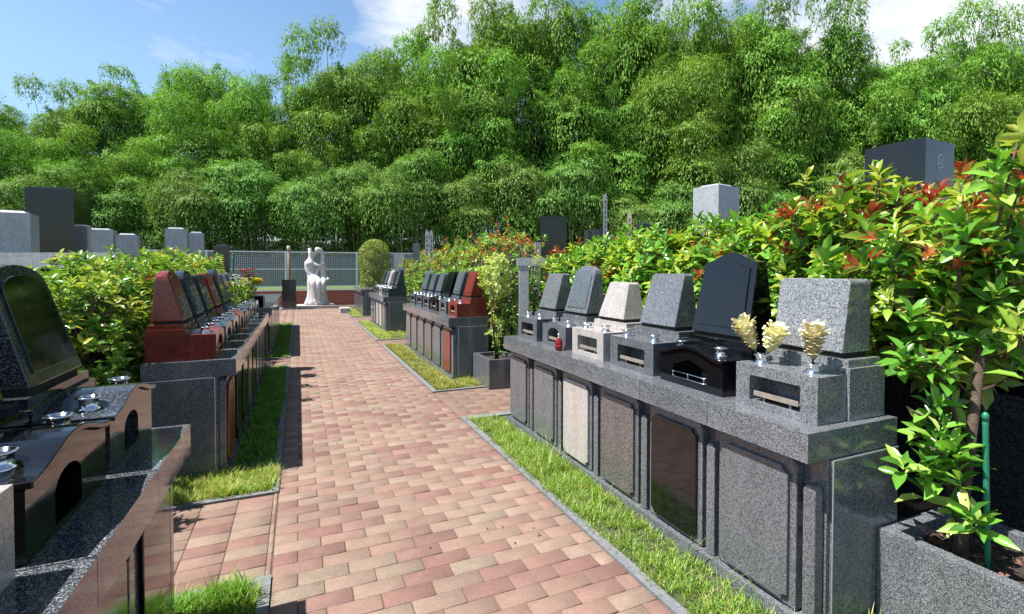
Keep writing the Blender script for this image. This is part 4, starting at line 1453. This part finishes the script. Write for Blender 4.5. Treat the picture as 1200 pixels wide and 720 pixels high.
# granite plot frame behind the planter
pf = empty('plot_gateway', (2.52, 5.45, 0), -.35); tag(pf, 'grey granite post and beam frame behind the narrow planter', 'stone gateway')
box('frame_post', -.075, .035, -.06, .06, -.02, 1.545, M['g_tomb'], pf, .006)
box('frame_beam', -.10, .40, -.07, .07, 1.546, 1.64, M['g_tomb'], pf, .006)
box('frame_post', .30, .40, -.06, .06, -.02, 1.545, M['g_tomb'], pf, .006)
make_grave('family_grave', (3.45, 6.9, 0), math.pi / 2 * 0 + math.pi * 1.5, stone='g_red', base='g_red', style='frame', block='rect', vases=False,
           label='dark red grave glimpsed behind the granite plot frame', hs=(.18, .17, .34))
# wooden grave tablets
def tablet(u, vt, w_, wd, m, label, ink=True):
    x, y, zt = cam_pt(u, w_, vt)
    g = empty('grave_tablet', (x, y, 0), -yaw); tag(g, label, 'wooden tablet')
    o = [(-wd, 0), (wd, 0), (wd, zt - .30), (wd * .8, zt - .28), (wd, zt - .26), (wd, zt - .12), (wd * .8, zt - .10), (wd, zt - .08), (0, zt), (-wd, zt - .08), (-wd * .8, zt - .10), (-wd, zt - .12), (-wd, zt - .26), (-wd * .8, zt - .28), (-wd, zt - .30)]
    bm = bmesh.new()
    f = [bm.verts.new((a, -.008, b)) for a, b in o]; b_ = [bm.verts.new((a, .008, b)) for a, b in o]
    bm.faces.new(f); bm.faces.new(list(reversed(b_)))
    for k_ in range(len(o)): bm.faces.new((f[k_], b_[k_], b_[(k_ + 1) % len(o)], f[(k_ + 1) % len(o)]))
    bd = bm_obj('board', bm, m, g)
    if ink:
        bm = bmesh.new()
        for k_ in range(7):
            z = zt - .20 - k_ * .12
            add_box(bm, -wd * .55, wd * .5, -.0105, -.0085, z, z + .012)
            add_box(bm, -.006, .006, -.0125, -.0106, z - .04, z + .03)
            add_box(bm, -wd * .45, wd * .2, -.0105, -.0085, z - .05, z - .04)
        bm_obj('brush_strokes', bm, M['ink'], bd)
tablet(709, 226, 12, .045, M['wood_grey'], 'tallest grey wooden grave tablet above the right-hand hedge')
tablet(737.5, 247, 12, .05, M['wood_pale'], 'pale yellow wooden grave tablet right of the tall grey one')
tablet(500.5, 268, 14, .05, M['wood_grey'], 'left of the two short grave tablets above the red tipped shrubs')
tablet(505.5, 268.5, 14.2, .05, M['wood_grey'], 'right of the two short grave tablets above the red tipped shrubs')

# ------------------------------------------------------------------ bamboo grove
def bamboo_proto(H, nplume, rmax, seed, per=2300, lL=.24, lW=.062, zlow=.12, rlo=1.1, rhi=1.9):
    """arching culms in a clump, each carrying rounded drooping plumes; feathery leaders at the tips"""
    rs = np.random.RandomState(seed)
    P, D, N, L, W = [], [], [], [], []
    bm = bmesh.new()
    culms = []
    for c in range(4):
        b = rs.uniform(-.6, .6, 2)
        a0 = c * 1.57 + rs.uniform(-.5, .5)
        reach = rmax * rs.uniform(.5, 1.1)
        Hc = H * rs.uniform(.84, .97)
        pts = []
        for k in range(9):
            q = k / 8
            pts.append((b[0] + math.cos(a0) * reach * q ** 2.2, b[1] + math.sin(a0) * reach * q ** 2.2, Hc * (q - .06 * q ** 4)))
        tube(bm, pts, [.055 * (1 - .85 * k / 8) for k in range(9)], 6)
        culms.append(pts)
    for k in range(nplume):
        q = (k + .5) / nplume
        z = H * (zlow + (.93 - zlow) * q) + rs.uniform(-.5, .5)
        an = k * 2.4 + rs.uniform(-.6, .6)
        off = rmax * rs.uniform(.3, 1.0) * (1 - .55 * max(0, q - .55) / .45)
        cp = culms[k % 4][min(8, int(q * 8 + .5))]
        c = np.array([cp[0] + math.cos(an) * off, cp[1] + math.sin(an) * off, z])
        r = rs.uniform(rlo, rhi) * (1.0 if q < .7 else (.85 if q < .88 else .6))
        rz = r * rs.uniform(.55, .8) * (1 if q < .85 else 1.5)
        n = int(per * r * r)
        dv = rs.normal(0, 1, (n, 3))
        dv /= np.linalg.norm(dv, axis=1, keepdims=True)
        dv[:, 2] = np.where(dv[:, 2] < -.1, -dv[:, 2], dv[:, 2])
        az = np.arctan2(dv[:, 1], dv[:, 0])
        lump = 1 + .22 * np.sin(az * 3 + k) * np.cos(dv[:, 2] * 5 + k * 1.7) + .12 * np.sin(az * 8 + dv[:, 2] * 9 + k)
        rr = rs.uniform(.80, 1.05, n) * lump
        loose = rs.uniform(0, 1, n) < .12
        rr[loose] *= rs.uniform(.5, 1.25, loose.sum())
        p = c + dv * np.array([r, r, rz]) * rr[:, None]
        rim = dv[:, 2] < .30
        hang = rs.uniform(0, 1, n) ** 1.3 * r * (.95 + .45 * np.sin(az * 6 + k * 2.0))
        p[rim, 2] -= hang[rim]
        p[rim, :2] -= dv[rim, :2] * (hang[rim] * .12)[:, None]
        out = dv / np.array([1, 1, .75]); out /= np.linalg.norm(out, axis=1, keepdims=True)
        dwn = np.array([0, 0, -1.0]) + out * out[:, 2:3]
        d = dwn * 1.1 + out * .12 + rs.normal(0, .33, (n, 3))
        nn = out + rs.normal(0, .22, (n, 3))
        nn[:, 2] += .30
        P.append(p); D.append(d); N.append(nn)
        L.append(rs.uniform(lL * .6, lL * 1.25, n)); W.append(rs.uniform(lW * .7, lW * 1.2, n))
        tube(bm, [tuple(cp), tuple((c + np.array(cp)) / 2 + np.array([0, 0, .3])), tuple(c)], [.018, .012, .006], 4)
        for w_ in range(4):
            a2 = rs.uniform(0, 6.28)
            tube(bm, [tuple(c), tuple(c + np.array([math.cos(a2) * r * .8, math.sin(a2) * r * .8, rz * .5]))], [.008, .004], 4)
    for c_ in range(9):
        src = culms[c_ % 4]
        tip = np.array(src[8 if c_ < 6 else 7]) + np.array([rs.uniform(-.7, .7), rs.uniform(-.7, .7), rs.uniform(-.5, .2)])
        n = 300
        q = rs.uniform(0, 1, n)
        bend = rs.uniform(-1, 1, 2)
        hgt = H * .05 + rs.uniform(.3, 1.1)
        ax = np.stack([bend[0] * q ** 2 * .8, bend[1] * q ** 2 * .8, q * hgt * (1 - .25 * q)], 1)
        p = tip + np.array([0, 0, -.4]) + ax + rs.normal(0, .20, (n, 3)) * (1.1 - .85 * q)[:, None]
        d = rs.normal(0, .6, (n, 3)); d[:, 2] -= .3; d[:, 0] += bend[0] * .5; d[:, 1] += bend[1] * .5
        P.append(p); D.append(d); N.append(rs.normal(0, .8, (n, 3)) + np.array([0, 0, .7]))
        L.append(rs.uniform(lL * .5, lL * 1.0, n)); W.append(np.full(n, lW * .7))
        tube(bm, [tuple(tip + np.array([0, 0, -1.0])), tuple(tip + np.array([bend[0] * .2, bend[1] * .2, hgt * .4 - .4])), tuple(tip + np.array([bend[0] * .8, bend[1] * .8, hgt * .75 - .4]))], [.018, .01, .004], 4)
    me = mesh_from('foliage', [leaves(np.concatenate(P), np.concatenate(D), np.concatenate(N), np.concatenate(L), np.concatenate(W), DIAMOND)])
    ms = bpy.data.meshes.new('culms'); bm.to_mesh(ms); bm.free()
    return me, ms
tall = [bamboo_proto(14, 17, 2.3, 100 + k, 1050, .24, .060, .24, .8, 2.2) for k in range(4)]
short = [bamboo_proto(7, 7, 1.5, 200 + k, 1300, .21, .052, .56, 1.0, 1.8) for k in range(4)]
mid = [bamboo_proto(14, 17, 2.3, 300 + k, 1000, .23, .058, .09, .8, 2.1) for k in range(4)]
for me_, ms_ in mid: me_.materials.append(M['bamboo_leaf']); ms_.materials.append(M['culm'])
for me_, ms_ in tall: me_.materials.append(M['bamboo_leaf']); ms_.materials.append(M['culm'])
for me_, ms_ in short: me_.materials.append(M['bamboo_leaf_deep']); ms_.materials.append(M['culm'])

sky_u = [-60, 0, 50, 100, 150, 200, 230, 280, 330, 400, 450, 490, 515, 540, 600, 700, 800, 900, 950, 990, 1030, 1060, 1110, 1150, 1200, 1260]
sky_v = [112, 110, 104, 84, 70, 74, 62, 66, 60, 50, 42, 62, 14, -5, -15, -15, -12, -8, 20, 5, 40, 30, 35, 22, 40, 40]
LMK = [(20, 'pale tomb at the left edge'), (68, 'tall black tomb'), (135, 'pair of separate grey tombs'), (215, 'pair of adjoining grey tombs'), (262, 'small dark tomb at the fence'),
       (330, 'wooden post'), (372, 'white statue'), (438, 'dome-clipped bush'), (500, 'two short grave tablets'), (560, 'red tipped shrubs'), (605, 'granite plot frame'), (650, 'black rounded tomb'),
       (709, 'tall grey grave tablet'), (766, 'dark chamfered tomb'), (838, 'tall pale tomb'), (900, 'wave-topped black headstone'), (965, 'nearest pale headstone'), (1060, 'tall crested black tomb'), (1130, 'corner planter trunk'), (1185, 'right picture edge')]
used = {}
def bamboo(u, w_, hz, pr, rank, nat):
    x, y, _ = cam_pt(u, w_)
    zg = .62 + max(0, y - 29) * .10 if y > 22.7 else -.03
    g = empty('bamboo', (x, y, min(zg, 5.4)), rnd.uniform(0, 6.28))
    s = hz / nat
    g.scale = (.5 + .5 * s if s < 1 else s ** .6, .5 + .5 * s if s < 1 else s ** .6, s)
    lm = min(LMK, key=lambda q: abs(q[0] - u))
    side = 'left of' if u < lm[0] else 'right of'
    lab = '%s bamboo just %s the %s' % (rank, side, lm[1])
    used.setdefault(lab, []).append(g)
    tag(g, lab, 'bamboo', 'bamboo of the grove behind the cemetery')
    o1 = bpy.data.objects.new('foliage', pr[0]); COL.objects.link(o1); o1.parent = g
    o2 = bpy.data.objects.new('culms', pr[1]); COL.objects.link(o2); o2.parent = g
k = 0
u = -60
while u < 1270:      # skyline rank
    w_ = 33 + rnd.uniform(-1, 1.2)
    v = np.interp(u, sky_u, sky_v) + rnd.uniform(-8, 22)
    x, y, z = cam_pt(u, w_, v)
    zg = .62 + max(0, y - 29) * .10 if y > 22.7 else 0
    bamboo(u, w_, (z - min(zg, 5.4)) / 1.02, tall[k % 4], 'tall skyline', 14)
    k += 1; u += rnd.uniform(33, 46)
u = -50
while u < 1260:      # middle rank
    w_ = 30 + rnd.uniform(-1, 1)
    v = np.interp(u, sky_u, sky_v) * .72 + 85 + rnd.uniform(-22, 34)
    x, y, z = cam_pt(u, w_, v)
    zg = .62 + max(0, y - 29) * .10 if y > 22.7 else 0
    bamboo(u, w_, z - min(zg, 5.4), mid[(k * 3 + 1) % 4], 'middle plumed', 14)
    k += 1; u += rnd.uniform(42, 60)
u = -40
while u < 1250:      # low front rank
    w_ = 27.6 + rnd.uniform(-.6, .9)
    v = 196 + rnd.uniform(-28, 36)
    if u < 560: v -= 0
    x, y, z = cam_pt(u, w_, v)
    zg = .62 if y > 22.7 else 0
    bamboo(u, w_, z - zg, short[k % 4], 'low drooping', 7)
    k += 1; u += rnd.uniform(50, 78)
print('BAMBOO', k, 'dup labels', sum(1 for v_ in used.values() if len(v_) > 1))
for lab, gs in used.items():
    if len(gs) == 2:
        hh = sorted(gs, key=lambda g_: (Vector((g_.location.x, g_.location.y, 0)).dot(RT)) / Vector((g_.location.x, g_.location.y, 0)).dot(FW))
        hh[0]['label'] = lab.replace(' bamboo ', ' bamboo (left of two) ')
        hh[1]['label'] = lab.replace(' bamboo ', ' bamboo (right of two) ')
